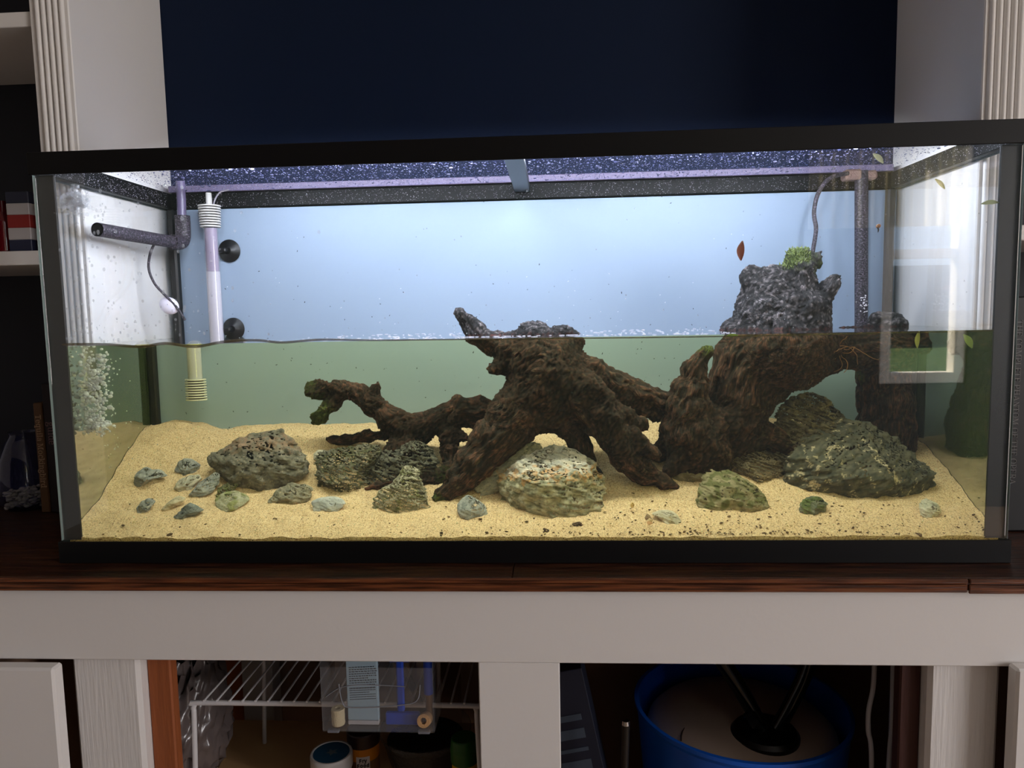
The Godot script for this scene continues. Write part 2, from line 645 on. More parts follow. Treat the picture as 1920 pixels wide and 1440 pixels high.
func _ready() -> void:
	# ---------------- camera, sky, lights, exposure ----------------
	var cam := Camera3D.new()
	cam.name = "camera"
	cam.transform = Transform3D(Basis(Vector3(0.9982, -0.0199, -0.0564), Vector3(0.0143, 0.9951, -0.0976), Vector3(0.058, 0.0966, 0.9936)), Vector3(0.0516, 0.3217, 0.9231))
	cam.fov = 55.1126
	cam.near = 0.02
	cam.far = 60.0
	cam.current = true
	add_child(cam)
	var env := Environment.new()
	env.background_mode = Environment.BG_SKY
	var sky_m := ProceduralSkyMaterial.new()
	sky_m.sky_top_color = Color(0.45, 0.62, 0.86)
	sky_m.sky_horizon_color = Color(0.82, 0.88, 0.93)
	sky_m.ground_bottom_color = Color(0.30, 0.32, 0.26)
	sky_m.ground_horizon_color = Color(0.6, 0.62, 0.58)
	sky_m.sky_energy_multiplier = 1.6
	var sky := Sky.new()
	sky.sky_material = sky_m
	env.sky = sky
	env.tonemap_mode = Environment.TONE_MAPPER_LINEAR
	env.tonemap_exposure = 1.0
	env.sdfgi_enabled = true
	env.ssao_enabled = true
	env.ssil_enabled = true
	var we := WorldEnvironment.new()
	we.name = "world_environment"
	we.environment = env
	add_child(we)
	var sun := DirectionalLight3D.new()
	sun.name = "sun"
	sun.light_energy = 11.0
	sun.light_color = Color(1.0, 0.93, 0.82)
	sun.light_angular_distance = 0.6
	sun.shadow_enabled = true
	sun.look_at_from_position(Vector3(-5, 7.5, 6), Vector3(0, 0, 0))
	add_child(sun)
	var day := AreaLight3D.new()
	day.name = "window_daylight"
	day.area_size = Vector2(1.35, 1.45)
	day.light_energy = 7.2
	day.light_color = Color(1.0, 0.965, 0.95)
	day.area_range = 9.0
	day.shadow_enabled = true
	day.transform = Transform3D(Basis(Vector3(0, 0, -1), Vector3(0, 1, 0), Vector3(1, 0, 0)), Vector3(3.27, 0.62, 2.25))
	add_child(day)
	for k in LEDS:
		var lamp := OmniLight3D.new()
		lamp.name = "aquarium_lamp_light_%03d" % k
		lamp.light_energy = 0.037
		lamp.light_color = Color(0.905, 0.94, 1.0)
		lamp.light_size = 0.006
		lamp.omni_range = 5.0
		lamp.omni_attenuation = 2.0
		lamp.shadow_enabled = true
		lamp.position = led_at(k) - Vector3(0, 0.0012, 0)
		add_child(lamp)

	noise_a.noise_type = FastNoiseLite.TYPE_SIMPLEX_SMOOTH
	noise_a.frequency = 1.0
	noise_a.seed = 11
	noise_b.noise_type = FastNoiseLite.TYPE_SIMPLEX_SMOOTH
	noise_b.frequency = 0.5
	noise_b.fractal_octaves = 3
	noise_a.fractal_octaves = 1

	paint_white = relief(mat(0.90, 0.885, 0.87, 0.42), noise_tex(0.03, 3, 5), 0.012, Vector3.ONE * 4.0)
	black = mat(0.05, 0.048, 0.05, 0.5, {"metallic_specular": 0.35})
	glass = pane(0.012, 0.85, 0.95, 0.9)
	wood_mat = mat(1, 1, 1, 0.85, {"vertex_color_use_as_albedo": true})
	wood_mat.heightmap_enabled = true
	wood_mat.heightmap_texture = noise_tex(0.055, 4, 3)
	wood_mat.heightmap_scale = 0.10
	wood_mat.uv1_scale = Vector3(9, 9, 1)
	var fibre := noise_tex(0.07, 4, 17)
	var fr := Gradient.new()
	fr.offsets = PackedFloat32Array([0.0, 0.38, 0.6, 1.0])
	fr.colors = PackedColorArray([Color(0.32, 0.30, 0.30), Color(0.62, 0.60, 0.60), Color(0.92, 0.9, 0.88), Color(1, 1, 1)])
	fibre.color_ramp = fr
	wood_mat.albedo_texture = fibre
	stone_mat = relief(mat(1, 1, 1, 0.8, {"vertex_color_use_as_albedo": true}), noise_tex(0.04, 4, 8), 0.07, Vector3.ONE * 8.0)

	build_room()
	build_cabinet()
	build_bookcases()
	build_tank()
	build_sand()
	build_water()
	build_wood()
	build_stones()
	build_fittings()
	build_small_things()
	build_shelf_things()
	build_cabinet_things()

func build_room() -> void:
	var wall := mat(0.17, 0.19, 0.23, 0.75)
	var navy := relief(mat(0.042, 0.10, 0.195, 0.7, {"metallic_specular": 0.3}), noise_tex(0.03, 3, 9), 0.01, Vector3.ONE * 5.0)
	structure("wall_alcove", span(Vector3(-1.62, -0.017, -0.50), Vector3(1.62, 1.7, -0.36)), navy, "dark navy painted wall behind the aquarium")
	structure("wall_left", span(Vector3(-2.7, -0.8, -0.6), Vector3(-2.6, 1.7, 3.4)), mat(0.82, 0.80, 0.78, 0.8))
	structure("floor", span(Vector3(-2.7, -0.9, -0.6), Vector3(3.5, -0.8, 3.4)), relief(mat(0.66, 0.56, 0.46, 0.5), noise_tex(0.02, 3, 4), 0.02, Vector3(2, 2, 8)))
	structure("ceiling", span(Vector3(-2.7, 1.7, -0.6), Vector3(3.5, 1.8, 3.4)), mat(0.86, 0.85, 0.84, 0.8))
	var front := Shape.new()
	front.box(Vector3(-2.16, 0.8415, -0.43), Vector3(1.08, 1.717, 0.14))
	front.box(Vector3(2.51, 0.8415, -0.43), Vector3(1.78, 1.717, 0.14))
	front.box(Vector3(0.35, -0.409, -0.54), Vector3(6.1, 0.782, 0.12))
	structure("wall_front", front, wall)
	# right-hand wall with the window that lights the room
	var right := Shape.new()
	right.box(Vector3(3.4, 0.45, 0.45), Vector3(0.2, 2.5, 2.1))
	right.box(Vector3(3.4, 0.45, 3.2), Vector3(0.2, 2.5, 0.4))
	right.box(Vector3(3.4, -0.475, 2.25), Vector3(0.2, 0.65, 1.5))
	right.box(Vector3(3.4, 1.55, 2.25), Vector3(0.2, 0.3, 1.5))
	structure("wall_right", right, wall)
	# rear wall behind the camera with the window that shows in the glass
	var rear := Shape.new()
	rear.box(Vector3(-0.435, 0.45, 3.3), Vector3(4.53, 2.5, 0.2))
	rear.box(Vector3(2.845, 0.45, 3.3), Vector3(1.11, 2.5, 0.2))
	rear.box(Vector3(2.06, -0.455, 3.3), Vector3(0.46, 0.69, 0.2))
	rear.box(Vector3(2.06, 1.5, 3.3), Vector3(0.46, 0.4, 0.2))
	structure("wall_rear", rear, wall)
	window_frame("window_1", Vector3(2.06, 0.595, 3.25), Basis.IDENTITY, 0.46, 1.41)
	window_frame("window_2", Vector3(3.36, 0.625, 2.25), Basis(Vector3.UP, PI / 2), 1.5, 1.55)
	# short pleated curtain over the upper half of that window
	var cl := mat(0.90, 0.84, 0.62, 0.8, {"backlight_enabled": true, "backlight": Color(0.9, 0.9, 0.9)})
	var curt := Shape.new()
	var rows := []
	for y in [1.32, 0.735]:
		var row := PackedVector3Array()
		for k in 97:
			var x := 1.42 + 0.82 * k / 96.0
			row.append(Vector3(x, y, 3.17 + 0.016 * sin(k * 0.79)))
		rows.append(row)
	curt.grid(rows, false, Vector3(0, 0, -1))
	single("curtain", curt, cl, "cream pleated curtain over the upper window, mirrored in the glass at right", "curtain")
	# outdoors: lawn, path, hedge and a white shed
	structure("lawn_ground", span(Vector3(-30, -1.2, 3.6), Vector3(40, -1.0, 40)), mat(0.20, 0.33, 0.10, 0.9))
	structure("path_ground", span(Vector3(-30, -1.0, 10.5), Vector3(40, -0.99, 11.6)), mat(0.62, 0.50, 0.38, 0.9))
	var shed := thing("garden_shed", "small white shed across the lawn, mirrored in the glass", "shed", Vector3(9.0, -1.0, 15.0))
	part("shed_wall", span(Vector3(9.6, -1.0, 16.2), Vector3(10.7, 0.7, 17.4)), mat(0.92, 0.91, 0.9, 0.7), shed)
	var rf := Shape.new()
	rf.box(Vector3(10.15, 0.86, 16.8), Vector3(1.5, 0.10, 1.5), 0.02, Basis(Vector3(0, 0, 1), 0.25))
	part("roof", rf, mat(0.35, 0.17, 0.13, 0.8), shed)
	structure("hedge_land", span(Vector3(-30, -1.0, 24), Vector3(40, 1.6, 26), 0.3), mat(0.10, 0.17, 0.07, 0.9))

func window_frame(called: String, at: Vector3, turn: Basis, w: float, h: float) -> void:
	var o := Node3D.new()
	o.name = called
	o.position = at
	add_child(o, true)
	o.set_meta("kind", "structure")
	var f := Shape.new()
	for s in [-1, 1]:
		f.box(at + turn * Vector3(s * (w / 2 - 0.03), 0, 0), Vector3(0.06, h, 0.08), 0.004, turn)
		f.box(at + turn * Vector3(0, s * (h / 2 - 0.03), 0), Vector3(w - 0.12, 0.06, 0.08), 0.004, turn)
	f.box(at, Vector3(w - 0.12, 0.05, 0.06), 0.004, turn)
	part("window_frame", f, mat(0.92, 0.91, 0.89, 0.45), o)
	var g := Shape.new()
	g.box(at + turn * Vector3(0, h / 4, 0), Vector3(w - 0.12, h / 2 - 0.08, 0.004), 0.0005, turn)
	part("pane", g, pane(0.01), o)
	g = Shape.new()
	g.box(at - turn * Vector3(0, h / 4, 0), Vector3(w - 0.12, h / 2 - 0.08, 0.004), 0.0005, turn)
	part("pane", g, pane(0.01), o)

func build_cabinet() -> void:
	# dark stained counter
	var grain := noise_tex(0.02, 4, 21)
	var stain := relief(mat(0.17, 0.085, 0.052, 0.34), grain, 0.05, Vector3(1.2, 26, 14))
	stain.detail_enabled = true
	stain.detail_blend_mode = BaseMaterial3D.BLEND_MODE_MUL
	var streak := noise_tex(0.012, 4, 31)
	var ramp := Gradient.new()
	ramp.set_color(0, Color(0.35, 0.30, 0.27))
	ramp.set_color(1, Color(1.25, 1.1, 1.0))
	streak.color_ramp = ramp
	stain.albedo_texture = streak
	stain.detail_enabled = false
	stain.albedo_color = Color(0.27, 0.165, 0.105)
	var edge_stain: StandardMaterial3D = stain.duplicate()
	edge_stain.albedo_color = Color(0.46, 0.29, 0.18)
	var counter := thing("wood_countertop", "dark stained wooden countertop the aquarium stands on", "countertop", Vector3(0, -0.0175, -0.3))
	part("plank", span(Vector3(-1.6, -0.016, -0.3595), Vector3(-0.0042, 0, 0.0535), 0.0012), stain, counter)
	part("plank", span(Vector3(-0.0036, -0.016, -0.3595), Vector3(1.6, 0, 0.0535), 0.0012), stain, counter)
	var edge := Shape.new()
	edge.box(Vector3(-0.5335, -0.0035, 0.0555), Vector3(2.133, 0.006, 0.004), 0.001)
	edge.box(Vector3(-0.5335, -0.0124, 0.0550), Vector3(2.133, 0.0098, 0.003), 0.001)
	part("edge_strip", edge, edge_stain, counter)
	edge = Shape.new()
	edge.box(Vector3(1.07, -0.0038, 0.0555), Vector3(1.07, 0.006, 0.004), 0.001)
	edge.box(Vector3(1.07, -0.0135, 0.0550), Vector3(1.07, 0.0105, 0.003), 0.001)
	part("edge_strip", edge, edge_stain, counter)
	# white painted cabinet under it
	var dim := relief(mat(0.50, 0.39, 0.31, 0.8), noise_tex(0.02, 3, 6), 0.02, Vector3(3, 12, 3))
	var raw := relief(mat(0.58, 0.31, 0.15, 0.7), noise_tex(0.02, 4, 22), 0.09, Vector3(9, 1.2, 9))
	var brush := relief(mat(0.88, 0.865, 0.85, 0.5), noise_tex(0.02, 4, 23), 0.05, Vector3(14, 0.9, 14))
	var cab := thing("cabinet", "white painted base cabinet with open middle bays under the aquarium", "cabinet", Vector3(0, -0.8, -0.3))
	part("rail", span(Vector3(-1.6, -0.1137, 0.020), Vector3(1.6, -0.0176, 0.0442), 0.0012), paint_white, cab)
	part("stile", span(Vector3(-0.0494, -0.78, 0.020), Vector3(0.0526, -0.1140, 0.0425), 0.0012), paint_white, cab)
	part("post", span(Vector3(-0.5890, -0.78, -0.06), Vector3(-0.4974, -0.1140, 0.0300), 0.005), brush, cab, "brush painted white post beside the left bay")
	part("stud", span(Vector3(-0.4972, -0.78, -0.006), Vector3(-0.4650, -0.1140, 0.012), 0.002), raw, cab, "raw orange-brown timber stud")
	part("post", span(Vector3(0.5060, -0.78, -0.06), Vector3(0.5915, -0.1140, 0.0300), 0.005), brush, cab, "brush painted white post beside the right bay")
	part("stud", span(Vector3(0.4800, -0.78, -0.006), Vector3(0.5058, -0.1140, 0.012), 0.002), relief(mat(0.24, 0.10, 0.06, 0.7), grain, 0.06, Vector3(9, 1.2, 9)), cab, "dark brown timber stud")
	part("door", span(Vector3(-1.2, -0.78, 0.046), Vector3(-0.5875, -0.1152, 0.066), 0.003), paint_white, cab)
	part("door", span(Vector3(0.5880, -0.78, 0.046), Vector3(1.2, -0.1064, 0.066), 0.003), paint_white, cab)
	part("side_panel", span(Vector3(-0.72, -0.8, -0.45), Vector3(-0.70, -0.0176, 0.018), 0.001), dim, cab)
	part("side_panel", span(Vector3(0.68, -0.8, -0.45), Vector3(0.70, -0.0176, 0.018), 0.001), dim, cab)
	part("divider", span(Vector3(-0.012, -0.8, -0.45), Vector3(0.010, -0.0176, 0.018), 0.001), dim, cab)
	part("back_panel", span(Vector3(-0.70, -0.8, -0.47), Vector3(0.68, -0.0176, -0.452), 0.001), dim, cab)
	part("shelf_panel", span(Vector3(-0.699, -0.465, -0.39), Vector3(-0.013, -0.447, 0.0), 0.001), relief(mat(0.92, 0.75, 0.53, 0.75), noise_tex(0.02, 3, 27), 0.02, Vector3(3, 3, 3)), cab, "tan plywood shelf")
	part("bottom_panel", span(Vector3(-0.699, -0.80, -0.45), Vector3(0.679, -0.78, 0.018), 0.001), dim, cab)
	part("batten", span(Vector3(-0.6, -0.78, -0.45), Vector3(-0.566, -0.02, -0.42), 0.001), raw, cab, "orange-brown back batten")
	part("batten", span(Vector3(-0.56, -0.78, -0.445), Vector3(-0.50, -0.02, -0.405), 0.001), mat(0.72, 0.70, 0.67, 0.6), cab, "white back batten")
	part("batten", span(Vector3(-0.137, -0.78, -0.45), Vector3(-0.085, -0.02, -0.42), 0.001), mat(0.62, 0.52, 0.43, 0.6), cab, "pale back batten")

func build_bookcases() -> void:
	var inside := mat(0.045, 0.07, 0.13, 0.6)
	for s in [-1, 1]:
		var x0: float = 0.6145 if s < 0 else 0.6155        # face of the side panel towards the alcove
		var xp: float = 0.6665 if s < 0 else 0.6690        # outer side of the pilaster
		var b := thing("bookcase", "white built-in bookcase with fluted pilaster, left of the aquarium" if s < 0 else "white built-in bookcase with fluted pilaster, right of the aquarium", "bookcase", Vector3(s * 1.0, 0, -0.23))
		part("side_panel", span(Vector3(s * x0, 0.0005, -0.3595), Vector3(s * (x0 + 0.02), 1.69, -0.108), 0.001), paint_white, b)
		# pilaster: a board with a chamfered edge and four grooves between five fillets
		var p := part("pilaster", span(Vector3(s * (x0 - 0.001), 0.0005, -0.118), Vector3(s * (xp + 0.004), 1.69, -0.106), 0.0015), paint_white, b)
		var w := (xp - x0 - 0.008) / 5.0
		for k in 5:
			var xa := x0 + 0.004 + k * w
			var f := Shape.new()
			var ring := []
			for yy in [0.0008, 1.6895]:
				var row := PackedVector3Array()
				for a in 13:
					var ang := PI * a / 12.0
					row.append(Vector3(s * (xa + w * 0.5 - cos(ang) * w * 0.40), yy, -0.1058 + 0.0040 * sin(ang)))
				ring.append(row)
			f.grid(ring, false, Vector3(0, 0, 1))
			part("flute", f, paint_white, p)
		part("side_panel", span(Vector3(s * 1.58, 0.0005, -0.3595), Vector3(s * 1.60, 1.69, -0.108), 0.001), paint_white, b)
		part("back_panel", span(Vector3(s * (x0 + 0.02), 0.0005, -0.3595), Vector3(s * 1.58, 1.69, -0.354), 0.001), inside, b)
		for y in [0.4042, 0.7340, 1.10]:
			part("shelf", span(Vector3(s * (x0 + 0.0205), y, -0.3535), Vector3(s * 1.579, y + 0.0203, -0.112), 0.001), paint_white, b)

func build_tank() -> void:
	var t := thing("aquarium", "long glass aquarium with black rims, half full of water", "aquarium", Vector3(0, 0, -0.167))
	part("front_pane", span(Vector3(-0.6096, 0.006, -0.006), Vector3(0.6096, 0.524, 0.0), 0.0004), glass, t)
	part("side_pane", span(Vector3(-0.6096, 0.006, -0.328), Vector3(-0.6037, 0.524, -0.0062), 0.0004), glass, t)
	part("side_pane", span(Vector3(0.6037, 0.006, -0.328), Vector3(0.6096, 0.524, -0.0062), 0.0004), glass, t)
	part("back_pane", span(Vector3(-0.6096, 0.006, -0.3345), Vector3(0.6096, 0.5078, -0.3285), 0.0004), relief(mat(0.62, 0.695, 0.78, 0.55), noise_tex(0.01, 2, 41), 0.004, Vector3.ONE * 2.0), t, "light blue backed rear pane")
	part("bottom_pane", span(Vector3(-0.6035, 0.002, -0.328), Vector3(0.6035, 0.0058, -0.0065), 0.0004), mat(0.2, 0.2, 0.2, 0.5), t)
	# silicone in the corners
	var seal := mat(0.014, 0.015, 0.017, 0.5)
	for s in [-1, 1]:
		part("corner_seal", span(Vector3(s * 0.6028, 0.03, -0.0110), Vector3(s * 0.5860, 0.509, -0.0078), 0.001), seal, t)
		part("corner_seal", span(Vector3(s * 0.6029, 0.03, -0.3282), Vector3(s * 0.5900, 0.509, -0.3130), 0.003), seal, t)
		part("glass_edge", span(Vector3(s * 0.6097, 0.03, -0.0054), Vector3(s * 0.6101, 0.508, -0.0008), 0.0001), mat(0.55, 0.62, 0.60, 0.15), t)
		part("seal_film", span(Vector3(s * 0.6095, 0.0295, -0.0064), Vector3(s * 0.5860, 0.508, -0.0061), 0.0001), seal, t, "black silicone seen through the front corner")
	for s in [-1, 1]:
		part("algae_film", span(Vector3(s * 0.6024, 0.036, -0.3120), Vector3(s * 0.6027, 0.2875, -0.0125), 0.0001), mat(0.42, 0.47, 0.10, 0.6, {"transparency": BaseMaterial3D.TRANSPARENCY_ALPHA, "albedo_color": Color(0.20, 0.30, 0.06, 0.15)}), t, "thin green film of algae on the side glass")
	# rims
	for k in 2:
		var y0: float = [0.0, 0.508][k]
		var y1: float = [0.0294, 0.536][k]
		var r := Shape.new()
		r.box(Vector3(0, (y0 + y1) / 2, 0.0018), Vector3(1.2262, y1 - y0, 0.0024), 0.0011)
		r.box(Vector3(0, (y0 + y1) / 2, -0.3388), Vector3(1.2262, y1 - y0, 0.0024), 0.0011)
		for s in [-1, 1]:
			r.box(Vector3(s * 0.6118, (y0 + y1) / 2, -0.1685), Vector3(0.0026, y1 - y0, 0.338), 0.0011)
		if k == 1:
			r.box(Vector3(0, 0.5285, -0.0065), Vector3(1.219, 0.013, 0.0145), 0.001)
			r.box(Vector3(0, 0.5225, -0.3310), Vector3(1.219, 0.025, 0.0125), 0.001)
			for s in [-1, 1]:
				r.box(Vector3(s * 0.6045, 0.5225, -0.1685), Vector3(0.0118, 0.025, 0.322), 0.001)
		part("top_rim" if k == 1 else "bottom_rim", r, black, t)
	part("center_brace", span(Vector3(-0.0105, 0.5200, -0.3245), Vector3(0.0155, 0.5320, -0.0140), 0.001), mat(0.10, 0.11, 0.12, 0.4), t)
	# glass lid in two halves with a pale strip along the back
	var lid := thing("aquarium_cover", "two-part glass cover with pale back strip, spotted with dried drops, resting on the aquarium rim", "cover", Vector3(0, 0.5362, -0.17))
	var dusty := mat(0.75, 0.82, 0.95, 0.5, {"transparency": BaseMaterial3D.TRANSPARENCY_ALPHA, "albedo_color": Color(0.62, 0.63, 0.92, 0.07)})
	part("lid_pane", span(Vector3(-0.600, 0.5362, -0.318), Vector3(-0.0005, 0.5392, -0.012), 0.0004), dusty, lid)
	part("lid_pane", span(Vector3(0.0055, 0.5362, -0.318), Vector3(0.600, 0.5392, -0.012), 0.0004), dusty, lid)
	part("back_strip", span(Vector3(-0.600, 0.5362, -0.3325), Vector3(-0.004, 0.5470, -0.3190), 0.001), mat(0.46, 0.42, 0.52, 0.5), lid)
	part("back_strip", span(Vector3(0.009, 0.5362, -0.3325), Vector3(0.600, 0.5470, -0.3190), 0.001), mat(0.46, 0.42, 0.52, 0.5), lid)
	# dried drops under the lid and behind the rim
	rng.seed = 5
	var spots := []
	var tints := []
	for k in 7000:
		var p := Vector3(rng.randf_range(-0.59, 0.59), 0.5358, rng.randf_range(-0.315, -0.105))
		var r := rng.randf_range(0.35, 1.0)
		if rng.randf() < 0.03: r *= 2.6
		spots.append(Transform3D(Basis.from_scale(Vector3(r, r * 0.6, r) * rng.randf_range(0.7, 1.3)), p))
		tints.append(Color(0.10, 0.11, 0.24).lerp(Color(0.52, 0.50, 0.66), pow(rng.randf(), 2.2)))
	scatter("lid_droplets", blob(0.0012, mat(1, 1, 1, 0.35, {"vertex_color_use_as_albedo": true, "backlight_enabled": true, "backlight": Color(0.9, 0.9, 0.9)}), 0.7, 6), spots, tints, lid)
	spots = []; tints = []
	for k in 2600:
		var x := rng.randf_range(-0.59, 0.59)
		var p := Vector3(x, rng.randf_range(0.5105, 0.5335), -0.3242)
		var r := rng.randf_range(0.35, 0.9)
		if rng.randf() < 0.35:
			p = Vector3(-0.5982 if rng.randf() < 0.7 else 0.5982, rng.randf_range(0.511, 0.5335), rng.randf_range(-0.31, -0.02))
		spots.append(Transform3D(Basis.from_scale(Vector3(r, r, r)), p))
		tints.append(Color(0.30, 0.28, 0.36).lerp(Color(0.75, 0.70, 0.75), pow(rng.randf(), 2.0)))
	scatter("rim_speckles", blob(0.0008, mat(1, 1, 1, 0.5, {"vertex_color_use_as_albedo": true}), 0.7, 6), spots, tints, t)
	# lamp lying on the lid
	var l := thing("aquarium_lamp", "long slim black light bar lying on the glass lid", "lamp", Vector3(0.0, 0.5394, -0.115))
	var hs := Shape.new()
	hs.box(Vector3(0.0, 0.5500, -0.115), Vector3(1.19, 0.0074, 0.060), 0.002)
	for s in [-1, 1]:
		hs.box(Vector3(s * 0.588, 0.5429, -0.115), Vector3(0.014, 0.0068, 0.052), 0.0008)
	part("housing", hs, black, l)
	for k in LEDS:
		var d := Shape.new()
		d.lathe([Vector2(0, -0.0042), Vector2(0.006, -0.0036), Vector2(0.0095, -0.0018), Vector2(0.0105, 0.0008), Vector2(0, 0.0008)], 20, Transform3D(Basis.IDENTITY, led_at(k)))
		part("led_bulb", d, mat(0.9, 0.95, 1.0, 0.5, {"emission_enabled": true, "emission": Color(0.93, 0.95, 1.0), "emission_energy_multiplier": 3.0}), l)

func build_sand() -> void:
	var im := Image.create(640, 640, false, Image.FORMAT_RGB8)
	rng.seed = 77
	var hm := Image.create(640, 640, false, Image.FORMAT_RGB8)
	for y in 640:
		for x in 640:
			var u := rng.randf()
			var c := Color(0.88, 0.72, 0.60).lerp(Color(0.98, 0.86, 0.76), rng.randf())
			if u < 0.10: c = Color(0.62, 0.42, 0.30)
			elif u < 0.125: c = Color(0.24, 0.18, 0.13)
			elif u > 0.93: c = Color(1.0, 0.92, 0.86)
			elif u > 0.90: c = Color(0.72, 0.56, 0.46)
			im.set_pixel(x, y, c)
			var h := rng.randf()
			hm.set_pixel(x, y, Color(h, h, h))
	var m := mat(0.985, 0.985, 0.985, 0.9)
	m.albedo_texture = ImageTexture.create_from_image(im)
	relief(m, ImageTexture.create_from_image(hm), 0.035, Vector3.ONE * 1.9)
	noise_b.seed = 3
	var s := Shape.new()
	var rows := []
	var nz := 110
	var nx := 330
	for k in nz + 1:
		var z := lerpf(-0.0074, -0.328, float(k) / nz)
		var row := PackedVector3Array()
		for q in nx + 1:
			var x := lerpf(-0.6026, 0.6026, float(q) / nx)
			var y := sand_y(x, z) + 0.0022 * noise_a.get_noise_2d(x * 22.0, z * 26.0) + 0.0013 * noise_b.get_noise_2d(x * 130.0, z * 130.0)
			row.append(Vector3(x, y, z))
		rows.append(row)
	s.grid(rows, false, Vector3.UP)
	var front := PackedVector3Array()
	for p in rows[0]:
		front.append(Vector3(p.x, 0.0062, p.z))
	s.grid([rows[0], front], false, Vector3(0, 0, 1))
	single("sand", s, m, "bed of coarse pale yellow sand sloping up to the back of the aquarium", "sand", "", "stuff")
	# bits of rotting leaf and wood lying on the sand
	var bits := []
	var cols := []
	for k in 520:
		var x := rng.randf_range(-0.58, 0.58)
		if k > 130: x = clampf(rng.randfn(0.30, 0.20), -0.1, 0.59)
		var z := -0.009 - absf(rng.randfn(0.0, 0.040))
		if k % 3 == 0: z = -0.0095 - rng.randf() * 0.008
		if z < -0.2: continue
		var r := rng.randf_range(0.45, 1.6)
		if rng.randf() < 0.05: r *= 1.9
		bits.append(Transform3D(Basis.from_euler(Vector3(rng.randf() * 0.5, rng.randf() * TAU, rng.randf() * 0.5)).scaled_local(Vector3(r * rng.randf_range(0.8, 2.0), r * 0.6, r)), Vector3(x, sand_y(x, z) + 0.0008, z)))
		cols.append(Color(0.035, 0.02, 0.012).lerp(Color(0.16, 0.08, 0.04), rng.randf()))
	var deb := scatter("sand_debris", blob(0.0011, mat(1, 1, 1, 0.9, {"vertex_color_use_as_albedo": true}), 0.6, 6), bits, cols)
	tag(deb, "dark crumbs of rotted leaf and wood scattered over the sand near the front glass", "debris", "", "stuff")
	bits = []; cols = []
	for k in 1500:
		var x := rng.randf_range(-0.59, 0.59)
		var z := rng.randf_range(-0.30, -0.010)
		var r := rng.randf_range(0.5, 1.2)
		bits.append(Transform3D(Basis.from_euler(Vector3(rng.randf() * TAU, rng.randf() * TAU, 0)).scaled_local(Vector3(r * 1.3, r * 0.8, r)), Vector3(x, sand_y(x, z) + 0.0006, z)))
		cols.append(Color(0.75, 0.62, 0.42).lerp(Color(0.35, 0.22, 0.12), rng.randf()) if rng.randf() < 0.6 else Color(0.85, 0.8, 0.68))
	var grit := scatter("sand_grit", blob(0.0009, mat(1, 1, 1, 0.8, {"vertex_color_use_as_albedo": true}), 0.8, 6), bits, cols)
	tag(grit, "coarse pale and tan grains strewn over the sand bed", "grit", "", "stuff")

func build_water() -> void:
	# one body: clear, yellow-green; the front and sides bend the light, the top lets it in
	var level := 0.2893
	var lo := Vector3(-0.6032, 0.0060, -0.3281)
	var hi := Vector3(0.6032, level, -0.00655)
	var bend := mat(0.88, 0.91, 0.60, 0.0, {"refraction_enabled": true, "refraction_scale": 0.033})
	bend.albedo_color = Color(0.965, 0.99, 0.555, 0.0)
	var s := Shape.new()
	var c := (lo + hi) / 2
	s.face([Vector3(lo.x, lo.y, hi.z), Vector3(hi.x, lo.y, hi.z), Vector3(hi.x, hi.y, hi.z), Vector3(lo.x, hi.y, hi.z)], c)
	for x in [lo.x, hi.x]:
		s.face([Vector3(x, lo.y, lo.z), Vector3(x, hi.y, lo.z), hi * Vector3(0, 1, 1) + Vector3(x, 0, 0), Vector3(x, lo.y, hi.z)], c)
	var o := thing("water", "clear yellow-green water filling the lower half of the aquarium", "water", Vector3(0, 0.006, -0.167), "", "stuff")
	part("water_body", s, bend, o)
	# the surface, slightly rippled
	var top := Shape.new()
	var rows := []
	for k in 61:
		var row := PackedVector3Array()
		for q in 221:
			var x := lerpf(lo.x, hi.x, q / 220.0)
			var z := lerpf(hi.z, lo.z, k / 60.0)
			var calm := 0.25 + 0.75 * smoothstep(0.25, -0.45, x)
			row.append(Vector3(x, level + calm * (0.00035 * noise_a.get_noise_2d(x * 16.0, z * 34.0) + 0.00016 * noise_a.get_noise_2d(x * 55.0 + 9.0, z * 90.0)), z))
		rows.append(row)
	top.grid(rows, false, Vector3.UP)
	part("water_surface", top, pane(0.0), o)
	# the meniscus climbing the front glass
	var line := smooth([Vector3(-0.5913, 0.2917, -0.0074), Vector3(-0.5321, 0.2907, -0.0074), Vector3(-0.4877, 0.2871, -0.0074), Vector3(-0.4531, 0.2907, -0.0074), Vector3(-0.4142, 0.2859, -0.0074), Vector3(-0.3749, 0.2914, -0.0074), Vector3(-0.3325, 0.2927, -0.0074), Vector3(-0.2975, 0.2893, -0.0074), Vector3(-0.2485, 0.2919, -0.0074), Vector3(-0.1792, 0.29, -0.0074), Vector3(-0.1104, 0.2894, -0.0074), Vector3(0.0254, 0.2884, -0.0074), Vector3(0.159, 0.2873, -0.0074), Vector3(0.2904, 0.2869, -0.0074), Vector3(0.4196, 0.2872, -0.0074), Vector3(0.5088, 0.2876, -0.0074), Vector3(0.5895, 0.288, -0.0074)], 8)
	var men := Shape.new()
	var rad := []
	for p in line:
		rad.append(0.0009 + 0.0011 * smoothstep(0.0, -0.45, p.x))
	men.tube(line, rad, 8)
	part("meniscus", men, mat(0.40, 0.32, 0.12, 0.15, {"transparency": BaseMaterial3D.TRANSPARENCY_ALPHA, "albedo_color": Color(0.36, 0.29, 0.11, 0.55), "albedo_texture": null}), o)

